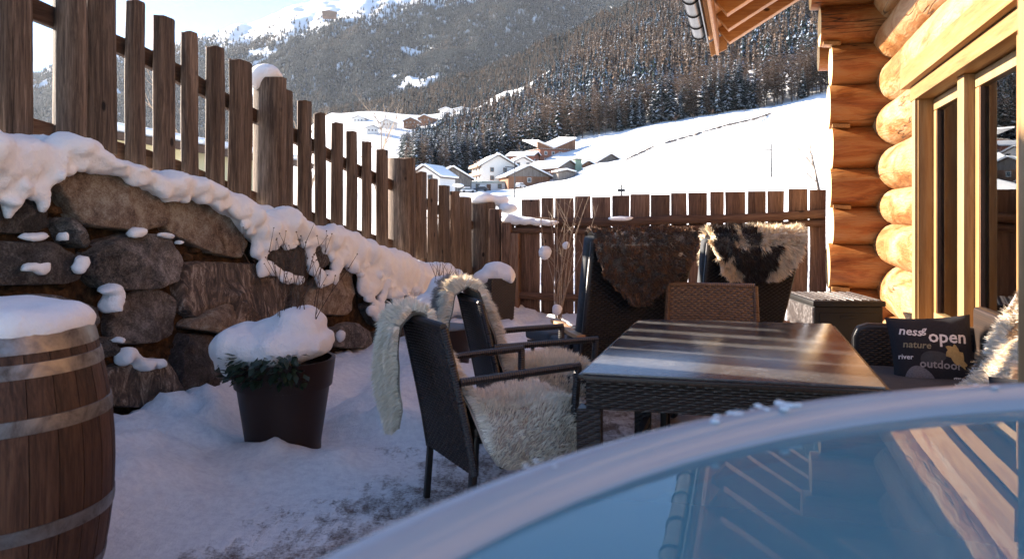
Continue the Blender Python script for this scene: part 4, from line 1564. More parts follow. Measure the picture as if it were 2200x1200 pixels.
def stone(poly, mat, seed, depth=.30, bulge=.07, tilt=0.0):
    """poly: outline in (s, z) on the battered face"""
    n = len(poly)
    c = Vector((sum(p[0] for p in poly) / n, sum(p[1] for p in poly) / n))
    out = []
    m = 5
    for i in range(n):                                # resample with slightly rounded, broken edges
        p, q = Vector(poly[i]), Vector(poly[(i + 1) % n])
        for k in range(m):
            f = k / m
            w_ = p.lerp(q, f)
            if k == 0:
                pp = Vector(poly[i - 1])
                w_ = p * .9 + pp * .05 + q * .05
            nz = mn.noise(Vector((w_.x * 7, w_.y * 7, seed))) * .018
            d = (w_ - c).normalized()
            out.append(w_ + d * nz)
    N = len(out)
    rings = [(1.0, -depth), (1.005, -.03), (1.0, .012), (.985, .04), (.955, .054), (.86, .058), (.74, .06), (.6, .06), (.45, .06), (.3, .06), (.15, .06)]
    rs = random.Random(seed * 17)
    R0 = max((p - c).length for p in out)
    planes = [(math.cos(a), math.sin(a), rs.uniform(.10, .34), rs.uniform(-.015, .035)) for a in [rs.uniform(0, 6.28) for _ in range(6)]]
    vs_, fs_ = [], []

    def relief(q):
        pn = Vector((q.x, q.y, seed * 1.3))
        e = q - c
        f = min(h_ + (pa * e.x + pb * e.y) * k_ * 2 for pa, pb, k_, h_ in planes)
        return max(-.06, f) + mn.noise(pn * 4) * .022 + mn.noise(pn * 11) * .016 + abs(mn.noise(pn * 19)) * .022
    for sc_k, d in rings:
        for p in out:
            q = c + (p - c) * sc_k
            dd = d if d <= 0 else d * bulge / .07
            if d > -.2: dd += relief(q) * (1 if d > 0 else .6)
            vs_.append(W(q.x, wall_t(q.y) + dd, q.y))
    for r_ in range(len(rings) - 1):
        for i in range(N):
            j = (i + 1) % N
            fs_.append((r_ * N + i, r_ * N + j, r_ * N + N + j, r_ * N + N + i))
    k0 = (len(rings) - 1) * N
    ctr = len(vs_)
    vs_.append(W(c.x, wall_t(c.y) + .06 * bulge / .07 + relief(c), c.y))
    for i in range(N): fs_.append((k0 + i, k0 + (i + 1) % N, ctr))
    return MB().add(vs_, fs_).build('stone', MT[mat], wall, smooth=True, angle=22)


ST = [('stone_dark', [(-30, 372), (70, 372), (95, 392), (112, 450), (107, 486), (78, 503), (-30, 503)]),
      ('stone_brown', [(98, 366), (165, 350), (250, 376), (328, 408), (357, 440), (362, 482), (320, 498), (182, 490), (152, 438)]),
      ('stone_grey', [(126, 472), (140, 462), (180, 536), (150, 524)]),
      ('stone_brown', [(362, 428), (420, 414), (500, 462), (541, 522), (525, 556), (460, 545), (390, 512), (364, 492)]),
      ('stone_dark', [(-30, 515), (108, 518), (163, 545), (178, 598), (140, 613), (-30, 613)]),
      ('stone_grey', [(196, 542), (228, 514), (290, 499), (364, 510), (395, 562), (384, 602), (330, 622), (216, 620), (192, 592)]),
      ('stone_grey', [(250, 655), (292, 625), (345, 618), (388, 642), (381, 722), (330, 736), (254, 742), (245, 702)]),
      ('stone_veined', [(386, 602), (412, 560), (550, 566), (624, 588), (616, 660), (590, 702), (530, 712), (460, 708), (392, 668)]),
      ('stone_dark', [(560, 498), (640, 516), (657, 560), (650, 602), (600, 586), (556, 550)]),
      ('stone_brown', [(660, 645), (690, 592), (755, 572), (769, 610), (762, 660), (750, 680), (664, 672)]),
      ('stone_dark', [(658, 522), (700, 514), (704, 560), (680, 578)]),
      ('stone_grey', [(-30, 640), (110, 630), (206, 656), (212, 700), (100, 770), (-30, 770)]),
      ('stone_grey', [(212, 732), (245, 722), (250, 766), (215, 772)]),
      ('stone_veined', [(224, 790), (300, 774), (352, 766), (376, 830), (370, 872), (238, 876)]),
      ('stone_dark', [(386, 746), (400, 716), (450, 716), (482, 740), (480, 822), (470, 880), (430, 908), (390, 896), (375, 820)]),
      ('stone_dark', [(625, 596), (656, 606), (652, 690), (622, 682)]),
      ('stone_grey', [(690, 716), (760, 688), (796, 716), (794, 748), (720, 746)]),
      ('stone_dark', [(560, 718), (640, 700), (684, 722), (680, 770), (580, 775)]),
      ('stone_veined', [(490, 725), (550, 720), (570, 800), (540, 850), (488, 840)]),
      ('stone_dark', [(780, 650), (868, 640), (882, 700), (810, 705)]),
      ('stone_dark', [(712, 515), (770, 560), (768, 572), (715, 572)]),
      ('stone_grey', [(778, 590), (860, 600), (862, 634), (782, 642)]),
      ('stone_brown', [(875, 606), (940, 612), (945, 655), (880, 660)]),
      ('stone_dark', [(890, 665), (950, 662), (955, 705), (890, 708)]),
      ('stone_grey', [(955, 620), (1010, 622), (1012, 660), (958, 668)]),
      ('stone_dark', [(800, 712), (880, 706), (884, 740), (806, 748)]),
      ('stone_brown', [(500, 640), (400, 690), (395, 705), (500, 718)][::-1]),
      ('stone_dark', [(0, 780), (100, 775), (205, 780), (215, 880), (0, 900)])]
for k, (mt_, poly) in enumerate(ST):
    stone([on_wall(*p) for p in poly], mt_, k + 1, bulge=.08 + .03 * ((k * 7) % 3 - 1))
for k, (sa, sb, za, zb_, mt_) in enumerate([(1.9, 2.95, 1.15, 1.68, 'stone_brown'), (.9, 1.85, 1.2, 1.75, 'stone_grey'), (1.6, 2.9, .65, 1.12, 'stone_dark'), (.4, 1.55, .6, 1.15, 'stone_brown'), (1.9, 2.9, .05, .6, 'stone_grey'), (.6, 1.8, .0, .55, 'stone_dark'),
                                             (9.7, 10.4, .05, .38, 'stone_dark'), (10.5, 11.2, -.1, .25, 'stone_grey')]):
    stone([(sa, za + .06), (sa + .15, zb_ - .1), (sa + .4, zb_), (sb - .1, zb_ - .03), (sb, (za + zb_) / 2), (sb - .12, za + .02), (sa + .3, za)], mt_, 50 + k)
# rubble packed into the joints
vv, ff = ico(1)
rb = MB()
for k in range(420):
    s = rnd.uniform(1.0, 11.3)
    z = rnd.uniform(-.1, wall_top(s) - .1)
    q = rnd.uniform(.015, .05)
    rb.add([W(s + p.x * q * 1.5, wall_t(z) - .075 + p.y * q, z + p.z * q * .8) for p in vv], ff)
tag(rb.build('rubble', MT['soil'], wall), kind='stuff')

# ------------------------------------------------------------------ snow lying on the wall
UP = [(-60, 290), (0, 287), (45, 291), (75, 302), (100, 318), (118, 296), (135, 289), (152, 292), (172, 318), (205, 346), (250, 346), (290, 364), (332, 382), (352, 366), (380, 370), (450, 402), (500, 424), (525, 452), (560, 472), (585, 436), (618, 468), (645, 490), (700, 481), (740, 502),
      (780, 526), (830, 538), (870, 562), (930, 565), (975, 598), (1020, 622), (1060, 640)]
LO = [(-60, 420), (0, 432), (20, 405), (60, 392), (95, 372), (130, 356), (165, 356), (200, 360), (250, 378), (300, 402), (352, 428), (372, 415), (440, 440), (500, 484), (525, 520), (545, 540), (600, 520), (650, 525), (700, 560), (730, 590), (760, 575), (800, 630), (850, 640), (900, 640), (960, 650), (1060, 660)]
ux_, uy_ = [p[0] for p in UP], [p[1] for p in UP]
lx_, ly_ = [p[0] for p in LO], [p[1] for p in LO]
bl = []
px = -60.0
while px < 1056:
    t = -3.66
    s, Y = s_at(px, t)
    zu, zl = z_at(np.interp(px, ux_, uy_), Y), z_at(np.interp(px, lx_, ly_), Y)
    hgt = max(.07, zu - zl)
    zc = (zu + zl) / 2
    rz = hgt / 2 * 1.02
    jit = rnd.uniform(-.03, .03)
    bl.append((*W(s, wall_t(zc) + .02 + jit, zc + hgt * .06), .12 + rnd.uniform(0, .04), .12 + rz * .1, rz * .9, -YAW))
    for _ in range(5):                               # broken lower edge
        zz = zl + rnd.uniform(-.015, .07) * min(1.5, hgt / .15)
        bl.append((*W(s + rnd.uniform(-.06, .06), wall_t(zz) + .06 + rnd.uniform(-.03, .05), zz), rnd.uniform(.03, .06), rnd.uniform(.025, .06), rnd.uniform(.02, .05), -YAW))
    bl.append((*W(s, -3.84, zu - .08 - abs(jit)), .16, .24, .085 + abs(jit), -YAW))
    bl.append((*W(s, -4.2, wall_top(s) + .02), .22, .4, .13 + rnd.uniform(0, .04), -YAW))
    px += .095 * F / Y * .62
for s in np.arange(.3, s_at(-60, -3.66)[0], .12):
    z = wall_top(s)
    bl.append((*W(s, -3.6, z + .02), .2, .2, .12 + rnd.uniform(0, .05), -YAW))
    bl.append((*W(s, -4.1, z + .06), .2, .45, .13, -YAW))


def daub(pts, depth=.036, k=1.0):                    # snow caught on the face, in crumbs: (column, row, radius in columns, radius in rows)
    for q in pts:
        px, py, rx = q[:3]
        ry = q[3] if len(q) > 3 else rx
        for _ in range(7):
            fx, fy = rnd.uniform(-.75, .75), rnd.uniform(-.75, .75)
            s, z = on_wall(px + fx * rx, py + fy * ry)
            Y = s * A1 + wall_t(z) * P1
            g = Y / F
            ob = max(.4, abs(A0 - (px - 1100) / F * A1) + .12)   # how much of a column the receding face shows
            e = rnd.uniform(.4, .75)
            bl.append((*W(s, wall_t(z) + .05 + rnd.uniform(-.015, .02), z), depth * rnd.uniform(.8, 1.1), max(.014, rx * g / ob * e), max(.014, ry * g * e), -YAW))


daub([(542, 545, 14, 20), (560, 575, 16, 18), (585, 588, 16, 14), (612, 598, 16, 11), (632, 602, 8, 8), (540, 520, 14, 26)])
daub([(654, 540, 8, 26), (658, 570, 8, 18), (668, 590, 12, 14), (684, 606, 10, 14), (700, 590, 12, 18), (716, 560, 12, 26)])
daub([(60, 405, 16, 22), (75, 425, 10, 25), (5, 440, 12, 30), (30, 398, 20, 14)])
daub([(785, 640, 8, 10), (790, 655, 10, 16), (794, 672, 7, 12), (806, 660, 6, 14)])
daub([(800, 600, 24, 34), (840, 610, 24, 30), (770, 590, 16, 34), (812, 632, 6, 16), (846, 640, 6, 16)])
daub([(215, 622, 16, 9), (228, 640, 13, 14), (224, 658, 9, 12)], .06)
daub([(258, 755, 14, 8), (252, 770, 8, 12), (275, 768, 12, 9), (290, 782, 12, 9), (308, 774, 14, 8), (318, 780, 7, 8)], .06)
daub([(58, 573, 24, 7), (76, 580, 14, 6), (156, 560, 11, 10), (154, 574, 13, 10)], .03)
daub([(272, 503, 10, 7), (284, 500, 14, 4), (338, 506, 17, 6), (372, 520, 8, 4), (118, 508, 9, 8), (235, 728, 7, 4)], .03)
daub([(60, 508, 30, 4), (722, 722, 5, 12)], .03)
o = snow_mass('snow', bl, .02, None, 1, .02, 9, frame=YAW, k=.022)
tag(o, 'thick snow draped along the top and face of the boulder wall', 'snow', kind='stuff')

for k, (lab, (s, z, w)) in enumerate(zip(['snow cap leaning off the tall post in the middle of the picket fence'], [post_tops[8]])):
    b = [(*W(s - .03, FT_ - .05, z + .015), .12, .12, .08), (*W(s - .10, FT_ - .09, z - .03), .07, .09, .1), (*W(s + .04, FT_ - .03, z + .02), .10, .10, .05), (*W(s - .04, FT_ - .04, z + .055), .1, .1, .055)]
    tag(snow_mass('snow_mound', b, .02, None, 4, .008, 9), lab, 'snow')
s, z, w = post_tops[23]
tag(snow_mass('snow_mound', [(*W(s, FT_, z + .05), .2, .18, .11), (*W(s + .2, FT_ + .18, z + .03), .2, .2, .1), (*W(s + .1, FT_ + .4, z - .1), .16, .16, .08)], .025, None, 4, .01, 8), 'rounded snow cap on the corner post where both fences meet', 'snow')
b = []
for k, f in enumerate(np.linspace(0, 1, 14)):
    tq = -3.42 + f * .75
    b.append((*W(BS - .08, tq, 1.25 - f * .05 + .015 * math.sin(k * 2.1)), .1, .08, .075 - .05 * f))
tag(snow_mass('snow_mound', b, .022, None, 4, .01, 8), 'tapering snow drift on the board fence rail next to the corner', 'snow')
tq, Yq = t_at(1336, BS - .1)
zz = z_at(471, Yq)
tag(snow_mass('snow_mound', [(*W(BS - .09, tq + d, zz + .01), .09, .06, .03) for d in (-.12, -.05, .03, .1)], .015, None, 3, .006, 9), 'small strip of snow on the board fence rail above the brown fleece', 'snow')
# ------------------------------------------------------------------ fleece
def fleece(name, label, cat, path, halfw, n, length, colfn, parent_loc, rotz, seed=1, curl=.5, droop=.6, width=.006, wave=.03, cfn=None, fringe=.0, thick=.012, mat='pelt_leather'):
    """a pelt laid along path (local x, z), y across; halfw(v), centre(v); then strands of wool"""
    root = thing(name, label, cat, parent_loc, rotz)
    rn = np.random.RandomState(seed)
    pts = [Vector(p) for p in path]
    seg = [0.0]
    for a, b in zip(pts, pts[1:]): seg.append(seg[-1] + (b - a).length)
    tot = seg[-1]
    sx, sy, sz = (np.array([p[i] for p in pts]) for i in range(3))
    sg = np.array(seg) / tot

    def P(u, v):
        x, y, z = np.interp(v, sg, sx), np.interp(v, sg, sy), np.interp(v, sg, sz)
        hw_, sag = halfw(v)
        q = Vector((x, y + u * hw_, z))
        w_ = wave * mn.noise(Vector((u * 2.1, v * 5, seed))) + wave * .5 * mn.noise(Vector((u * 5, v * 11, seed + 4)))
        q.z -= sag * max(0, abs(u) - .55) ** 1.5 * 2.2
        e = 1e-3
        d = Vector((np.interp(v + e, sg, sx) - np.interp(v - e, sg, sx), 0, np.interp(v + e, sg, sz) - np.interp(v - e, sg, sz)))
        if d.length < 1e-6: d = Vector((0, 0, 1))
        d.normalize()
        nn_ = Vector((-d.z, 0, d.x))                     # outside of the fold
        if sag: nn_ = (nn_ + Vector((0, u * sag * 2, 0))).normalized()
        return q + nn_ * w_, nn_, d
    nu, nv = 14, 40
    mb = MB()
    for sd_ in (0, 1):
        mb.grid(lambda u, v: (lambda r: r[0] - r[1] * (thick * sd_))(P(u * 2 - 1, v)), nu, nv, flip=bool(sd_))
    mb.build('pelt', MT[mat], root, smooth=True, fix=False)
    V, T, K = [], [], []
    for k in range(n):
        v = rn.rand(); u = rn.uniform(-1, 1)
        if fringe and rn.rand() < fringe:
            if rn.rand() < .5: u = np.sign(u) * (1 - rn.rand() * .06)
            else: v = rn.choice([rn.rand() * .03, 1 - rn.rand() * .03])
        q, nn_, d = P(u, v)
        cl = Vector((mn.noise(q * 24 + Vector((seed, 0, 0))), mn.noise(q * 24 + Vector((0, seed, 7))), mn.noise(q * 24 + Vector((3, 7, seed)))))
        cl2 = Vector((mn.noise(q * 7 + Vector((seed, 0, 0))), mn.noise(q * 7 + Vector((0, seed, 7))), 0))
        L = length * rn.uniform(.55, 1.15)
        out = (nn_ + cl * curl * 2.2 + cl2 * curl + Vector((0, u * .45, 0)) + Vector(rn.uniform(-.25, .25, 3))).normalized()
        down = Vector((0, 0, -droop * max(.0, 1 - abs(nn_.z) * .7)))
        p1 = q + out * L * .5
        d2 = (out + down + cl * curl * 1.5).normalized()
        p2 = p1 + d2 * L * .5
        side = out.cross(Vector(rn.uniform(-1, 1, 3))).normalized() * width * rn.uniform(.7, 1.3)
        b = len(V)
        V += [q - side * .5 - nn_ * .004, q + side * .5 - nn_ * .004, p1 - side * .5, p1 + side * .5, p2]
        T += [(b, b + 1, b + 3), (b, b + 3, b + 2), (b + 2, b + 3, b + 4)]
        c = np.array(colfn(u, v, q, rn))
        K += [c, c, c, c, c]
    o = np_mesh('wool', np.array([tuple(x) for x in V]), np.array(T), MT['wool'], np.clip(np.array(K), 0, 1), root)
    tag(o, kind='stuff')
    return root


def cream(u, v, q, rn):
    k = rn.uniform(.82, 1.12)
    w = .5 + .5 * mn.noise(q * 6)
    return (k * (.84 + .05 * w), k * (.74 + .09 * w), k * (.58 + .15 * w))


# ------------------------------------------------------------------ woven furniture
def weave(mb, fn, w, h, nx, ny, amp=.0045, su=2, sv=3):
    """basket work as real relief: ribs across, strands over and under; fn(u, v, d) gives the point at relief d"""
    NU, NV = nx * su, ny * sv
    vs_ = []
    for j in range(NV + 1):
        row, fr = divmod(j / sv, 1)
        prof_ = math.sin(math.pi * ((j / sv) % 1)) ** .5 if (j % sv) else 0
        for i in range(NU + 1):
            c_ = math.cos(math.pi * i / su)
            d = (c_ * (1 if int(row) % 2 == 0 else -1)) * amp * prof_ - (0 if j % sv else amp * .8)
            vs_.append(fn(i / NU, j / NV, d))
    fs_ = [(j * (NU + 1) + i, j * (NU + 1) + i + 1, (j + 1) * (NU + 1) + i + 1, (j + 1) * (NU + 1) + i) for j in range(NV) for i in range(NU)]
    return mb.add(vs_, fs_)


def wrapped(mb, a, b, r, pitch=.011, n=9):
    """a tube wound with flat cane"""
    a, b = Vector(a), Vector(b)
    L = (b - a).length
    m = max(4, int(L / pitch * 2))
    return mb.tube([a.lerp(b, i / m) for i in range(m + 1)], [r * (1 if i % 2 else .87) for i in range(m + 1)], n)


def make_chair(label, mat='wicker_dark', group=None):
    root = thing('dining_chair', label, 'chair', group=group)
    hw_, xb, lean, z0, z1 = .25, -.24, .135, .24, .865
    k = lambda v: xb - lean * (v ** 1.15)
    for side, sgn in ((0, -1), (1, 1)):
        mb = MB()
        weave(mb, lambda u, v, d: (k(v) + sgn * (.012 + d), (u - .5) * 2 * (hw_ - .015) * (1 - .06 * v), z0 + (z1 - z0) * v + .012 * math.sin(math.pi * u) * v), .5, .62, 25, 46)
        mb.build('back_weave', MT[mat], root, smooth=False, fix=False)
    for sy in (-1, 1):
        fr = MB()
        for i in range(4):
            v0, v1 = i / 4, (i + 1) / 4
            wrapped(fr, (k(v0), sy * hw_ * (1 - .06 * v0), z0 + (z1 - z0) * v0), (k(v1), sy * hw_ * (1 - .06 * v1), z0 + (z1 - z0) * v1), .018)
        fr.build('back_frame', MT[mat], root, fix=False)
    tb = MB()
    wrapped(tb, (k(1), -hw_ * .94, z1), (k(1), hw_ * .94, z1), .019)
    tb.build('top_bar', MT[mat], root, fix=False)
    MB().box((.01, 0, .40), (.50, .49, .07)).build('seat', MT['wicker_fine'], root, bevel=.012)
    MB().box((.015, 0, .445), (.46, .45, .03)).build('seat_pad', MT['cushion_grey'], root, bevel=.012)
    MB().box((-.225, 0, .31), (.02, .47, .14)).build('apron', MT['wicker_fine'], root)
    for sx, sy in ((-1, -1), (-1, 1), (1, -1), (1, 1)):
        x = .245 if sx > 0 else xb + .01
        MB().beam((x, sy * .235, .40), (x + (.02 if sx > 0 else -.03), sy * .238, 0), .032, .028).build('leg', MT['wicker_black'], root, bevel=.005)
    for sy in (-1, 1):
        ar = MB()
        pts = [(k(.62) + .01, sy * .25, .635), (.0, sy * .262, .648), (.27, sy * .262, .655)]
        for p, q in zip(pts, pts[1:]): wrapped(ar, p, q, .0185)
        ar.build('armrest', MT[mat], root, fix=False)
        ps = MB()
        wrapped(ps, (.262, sy * .262, .65), (.25, sy * .245, .40), .019)
        ps.build('arm_post', MT[mat], root, fix=False)
    return root


def place(o, near_post, face_deg):
    """stand a chair so that its rear post on the viewer's side is at near_post"""
    a = R(face_deg)
    x, y = -.24, -.25
    o.location = (near_post[0] - (x * math.cos(a) - y * math.sin(a)), near_post[1] - (x * math.sin(a) + y * math.cos(a)), 0)
    o.rotation_euler = (0, 0, a)


ch1 = make_chair('dark woven armchair nearest the wine barrel with cream fleece hung over its back corner', group='woven dining chairs round the table')
place(ch1, (-.155, 3.30), 28)
ch2 = copy_tree(ch1)
ch2['label'] = 'dark woven armchair beyond the first with grey tipped fleece over its back'
place(ch2, (-.03, 4.14), 17)
ch3 = copy_tree(ch1)
ch3['label'] = 'sunlit brown woven chair with empty back at the far short side of the table'
for o in list(ch3.children):
    if o.name.startswith(('back_', 'top_', 'arm')):
        o.data = o.data.copy(); o.data.materials[0] = MT['wicker_brown']
tq, Yq = t_at(1533, 5.0)
ch3.location = W(4.78, tq, -.012)
ch3.rotation_euler = (0, 0, -YAW - R(90) + R(3))
ch3.scale = (1.02, 1.13, 1.03)


def hang(a, b, va, vb):
    return lambda v: (float(np.interp(v, va, a)), float(np.interp(v, va, vb)))


# chair one: wool folded over the far corner of the back, then down onto the seat
P1_ = [(-.44, .17, .36), (-.465, .17, .5), (-.475, .17, .70), (-.46, .17, .84), (-.405, .16, .905), (-.345, .14, .90), (-.30, .12, .78), (-.235, .04, .60), (-.2, -.03, .51), (-.05, -.05, .50), (.12, -.04, .497), (.28, -.02, .482), (.325, -.02, .42), (.33, -.02, .36)]
fleece('sheepskin', 'cream fleece over the back corner and seat of the nearest woven armchair', 'sheepskin', P1_,
       lambda v: (float(np.interp(v, [0, .06, .2, .34, .45, .55, .66, .8, .93, 1], [.02, .07, .12, .13, .13, .2, .31, .335, .29, .2])), float(np.interp(v, [0, .5, .58, .66, .9, 1], [0, 0, .1, .34, .3, .1]))),
       44000, .042, lambda u, v, q, rn: np.array(cream(u, v, q, rn)) * (1.0 if v > .42 else .97), ch1.location, R(28), 3, .17, .8, .0034, .045, fringe=.1)
P2_ = [(-.46, .15, .42), (-.49, .15, .56), (-.50, .15, .75), (-.47, .15, .9), (-.40, .13, .955), (-.335, .12, .91), (-.29, .10, .78), (-.235, .05, .60), (-.19, .0, .50), (-.05, -.02, .495), (.1, -.02, .495), (.24, -.02, .485), (.31, -.02, .42)]
fleece('sheepskin', 'grey tipped long haired fleece over the back and seat of the second armchair', 'sheepskin', P2_,
       lambda v: (float(np.interp(v, [0, .1, .3, .5, .66, .8, 1], [.05, .13, .16, .18, .23, .29, .2])), float(np.interp(v, [0, .55, .72, 1], [0, 0, .22, .16]))),
       36000, .055, lambda u, v, q, rn: np.array(cream(u, v, q, rn)) * ((.34, .33, .36) if (.1 < v < .42 and u + .35 * mn.noise(q * 9) > -.1) else (1, .97, .92)), ch2.location, R(17), 9, .18, .7, .0038, .03, fringe=.12)

# ------------------------------------------------------------------ the table
FL, FR, BL, BR = Vector((.256, 2.90, 0)), Vector((1.252, 2.651, 0)), Vector((.705, 4.37, 0)), Vector((1.69, 4.19, 0))
mid = (FL + FR + BL + BR) / 4
ax = ((FR - FL) + (BR - BL)).normalized()
ay = Vector((-ax.y, ax.x, 0))
ta = math.atan2(ax.y, ax.x)
tw, tl = ((FR - FL).length + (BR - BL).length) / 2, ((BL - FL).length + (BR - FR).length) / 2
tbl = thing('dining_table', 'dark woven dining table with frosted glass top', 'table', mid, ta)
hx, hy = tw / 2, tl / 2
# the sides follow the true corners of the top
corners = [Matrix.Rotation(-ta, 3, 'Z') @ (c - mid) for c in (FL, FR, BR, BL)]
MB().prism([(c.x, c.y, .752) for c in corners], (0, 0, -.010), (0, 0, .0)).build('glass_top', MT['table_glass'], tbl, bevel=.003)
fr = MB()
for a, b in zip(corners, corners[1:] + corners[:1]):
    d = (b - a).normalized()
    fr.beam(a.lerp(b, .0) * .985 + Vector((0, 0, .732)), b * .985 + Vector((0, 0, .732)), .05, .019)
fr.build('top_edge', MT['wicker_fine'], tbl, bevel=.004)
for a, b in zip(corners, corners[1:] + corners[:1]):
    a2, b2 = a * .975, b * .975
    L = (b2 - a2).length
    d = (b2 - a2).normalized()
    nrm = Vector((d.y, -d.x, 0))
    mb = MB()
    weave(mb, lambda u, v, q: a2.lerp(b2, u) + nrm * (q + .004) + Vector((0, 0, .615 + .105 * v)), L, .105, int(L / .03), 10, .004)
    mb.build('apron', MT['wicker_dark'], tbl, fix=False)
    MB().beam(a2 - nrm * .02 + Vector((0, 0, .667)), b2 - nrm * .02 + Vector((0, 0, .667)), .03, .1).build('apron_core', MT['wicker_black'], tbl)
MB().box((0, 0, .715), (tw * .93, tl * .94, .012)).build('under_panel', MT['wicker_black'], tbl)
for c in corners:
    q = c * .955
    lg = MB()
    core = MB().box((q.x, q.y, .31), (.078, .078, .62)).build('leg', MT['wicker_black'], tbl)
    for sd_ in range(4):
        an = sd_ * math.pi / 2
        n_, s_ = Vector((math.cos(an), math.sin(an), 0)), Vector((-math.sin(an), math.cos(an), 0))
        weave(lg, lambda u, v, d: q + n_ * (.0425 + d) + s_ * (u - .5) * .088 + Vector((0, 0, .005 + .612 * v)), .09, .6, 4, 52, .003)
    lg.build('leg_weave', MT['wicker_dark'], core, fix=False)
MB().beam(corners[0] * .9 + Vector((0, 0, .22)), corners[3] * .9 + Vector((0, 0, .22)), .03, .03).build('stretcher', MT['wicker_black'], tbl)

# ------------------------------------------------------------------ loungers
def make_lounger(label):
    """faces local +y, the back leans towards -y"""
    root = thing('lounge_chair', label, 'lounge chair', group='high backed woven loungers at the far side of the table')
    w0, w1 = .30, .345                                     # half widths, narrower at the seat
    zb, zt = .30, 1.19
    by = lambda v: -.02 - .36 * v
    for sgn, nm_ in ((-1, 'back_weave'), ):
        mb = MB()
        weave(mb, lambda u, v, d: ((u - .5) * 2 * (w0 + (w1 - w0) * v), by(v) + sgn * (.022 + d), zb + (zt - zb) * v), .66, .95, 30, 60)
        mb.build(nm_, MT['wicker_black'], root, fix=False)
    core = MB().prism([(-w0, by(0) - .018, zb), (w0, by(0) - .018, zb), (w1, by(1) - .018, zt), (-w1, by(1) - .018, zt)], (0, 0, 0), (0, .035, .01)).build('back_core', MT['wicker_black'], root, bevel=.006)
    for sx in (-1, 1):
        ed = MB()
        wrapped(ed, (sx * w0, by(0), zb), (sx * w1, by(1), zt), .021)
        ed.build('back_frame', MT['wicker_dark'], root, fix=False)
    ed = MB()
    wrapped(ed, (-w1, by(1), zt), (w1, by(1), zt), .021)
    ed.build('top_bar', MT['wicker_dark'], root, fix=False)
    cu = MB().prism([(-w0 - .02, by(0) + .02, zb + .12), (w0 - .0, by(0) + .02, zb + .12), (w1 - .01, by(1) + .02, zt + .01), (-w1 - .03, by(1) + .02, zt + .01)], (0, 0, 0), (0, .085, .03))
    cu.build('back_cushion', MT['cushion_grey'], root, bevel=.03, seg=3)
    MB().box((0, .32, .345), (.62, .62, .07)).build('seat_frame', MT['wicker_fine'], root, bevel=.01)
    MB().box((-.01, .33, .42), (.60, .60, .09)).build('seat_cushion', MT['cushion_grey'], root, bevel=.03, seg=3)
    M = Matrix.Rotation(R(-4), 3, 'X')
    MB().box((-.01, .98, .405), (.60, .62, .09), M=M).build('foot_cushion', MT['cushion_grey'], root, bevel=.03, seg=3)
    MB().box((0, .98, .335), (.58, .62, .03), M=M).build('foot_rest', MT['dark_metal'], root)
    for sx in (-1, 1):
        a = MB()
        path = [(sx * .345, -.16, .565), (sx * .35, .02, .57), (sx * .35, .2, .592), (sx * .345, .40, .60)]
        for p, q in zip(path, path[1:]): a.beam(p, q, .062, .03)
        a.build('armrest', MT['teak_wood'], root, bevel=.007)
        st = MB()
        st.beam((sx * .335, .06, .57), (sx * .335, .16, .30), .028, .07)
        st.beam((sx * .335, .12, .42), (sx * .32, .44, .0), .026, .03)
        st.beam((sx * .335, .34, .42), (sx * .335, -.12, .02), .026, .03)
        st.build('leg', MT['dark_metal'], root, bevel=.004)
        MB().beam((sx * .27, 1.2, .33), (sx * .27, 1.2, .0), .026, .026).build('front_leg', MT['dark_metal'], root)
        wh = MB().lathe([(.03, -.012), (.06, -.016), (.068, 0), (.06, .016), (.03, .012)], 20)
        wh.build('wheel', MT['tyre'], root, (sx * .30, -.16, .068), (0, R(90), 0), smooth=True)
    return root


lg1 = make_lounger('tall woven lounger with brown curly fleece over its back')
a_ = R(15)
lg1.location = (.74, 5.36, -.03)
lg1.rotation_euler = (0, 0, a_)
lg2 = copy_tree(lg1)
lg2['label'] = 'tall woven lounger with black and cream fleece over its back'
lg2.location = (1.735, 6.16, -.07)
lg2.rotation_euler = (0, 0, R(6))


def brownwool(u, v, q, rn):
    k = rn.uniform(.6, 1.35)
    w = .5 + .5 * mn.noise(q * 5)
    t_ = rn.rand() < .2
    return (k * (.07 + .05 * w) + (.09 if t_ else 0), k * (.034 + .022 * w) + (.045 if t_ else 0), k * (.018 + .01 * w) + (.02 if t_ else 0))


def patchwool(u, v, q, rn):
    k = rn.uniform(.75, 1.15)
    e = .16 * mn.noise(q * 8)
    uu, vv_ = u + e, v + .4 * e
    light = uu < -.52 or (uu < -.02 and .3 < vv_ < .75) or (.22 < uu < .42 and vv_ > .3 and vv_ < .5) or uu > .9 or (uu > .5 and vv_ < .22)
    if -.5 < uu < -.2 and vv_ < .36: light = False
    if light: return (k * .82, k * .7, k * .52)
    return (k * .026, k * .015, k * .011) if rn.rand() < .8 else (.07, .04, .025)


BR_ = [(-.30, 0, .79), (-.345, 0, .92), (-.40, 0, 1.06), (-.425, 0, 1.17), (-.40, 0, 1.245), (-.33, 0, 1.265), (-.25, 0, 1.235), (-.205, 0, 1.13), (-.18, 0, 1.0)]
rz90 = R(90)


def rot_path(path): return path


def lounger_fleece(label, lg, col, n, L, hw, seed, curl, path, width, fringe):
    # the fleece builder runs along local x; turn it so that x becomes the lounger's y
    f = fleece('sheepskin', label, 'sheepskin', path, hw, n, L, col, lg.location, lg.rotation_euler.z + rz90, seed, curl, .6, width, .02, fringe=fringe)
    return f


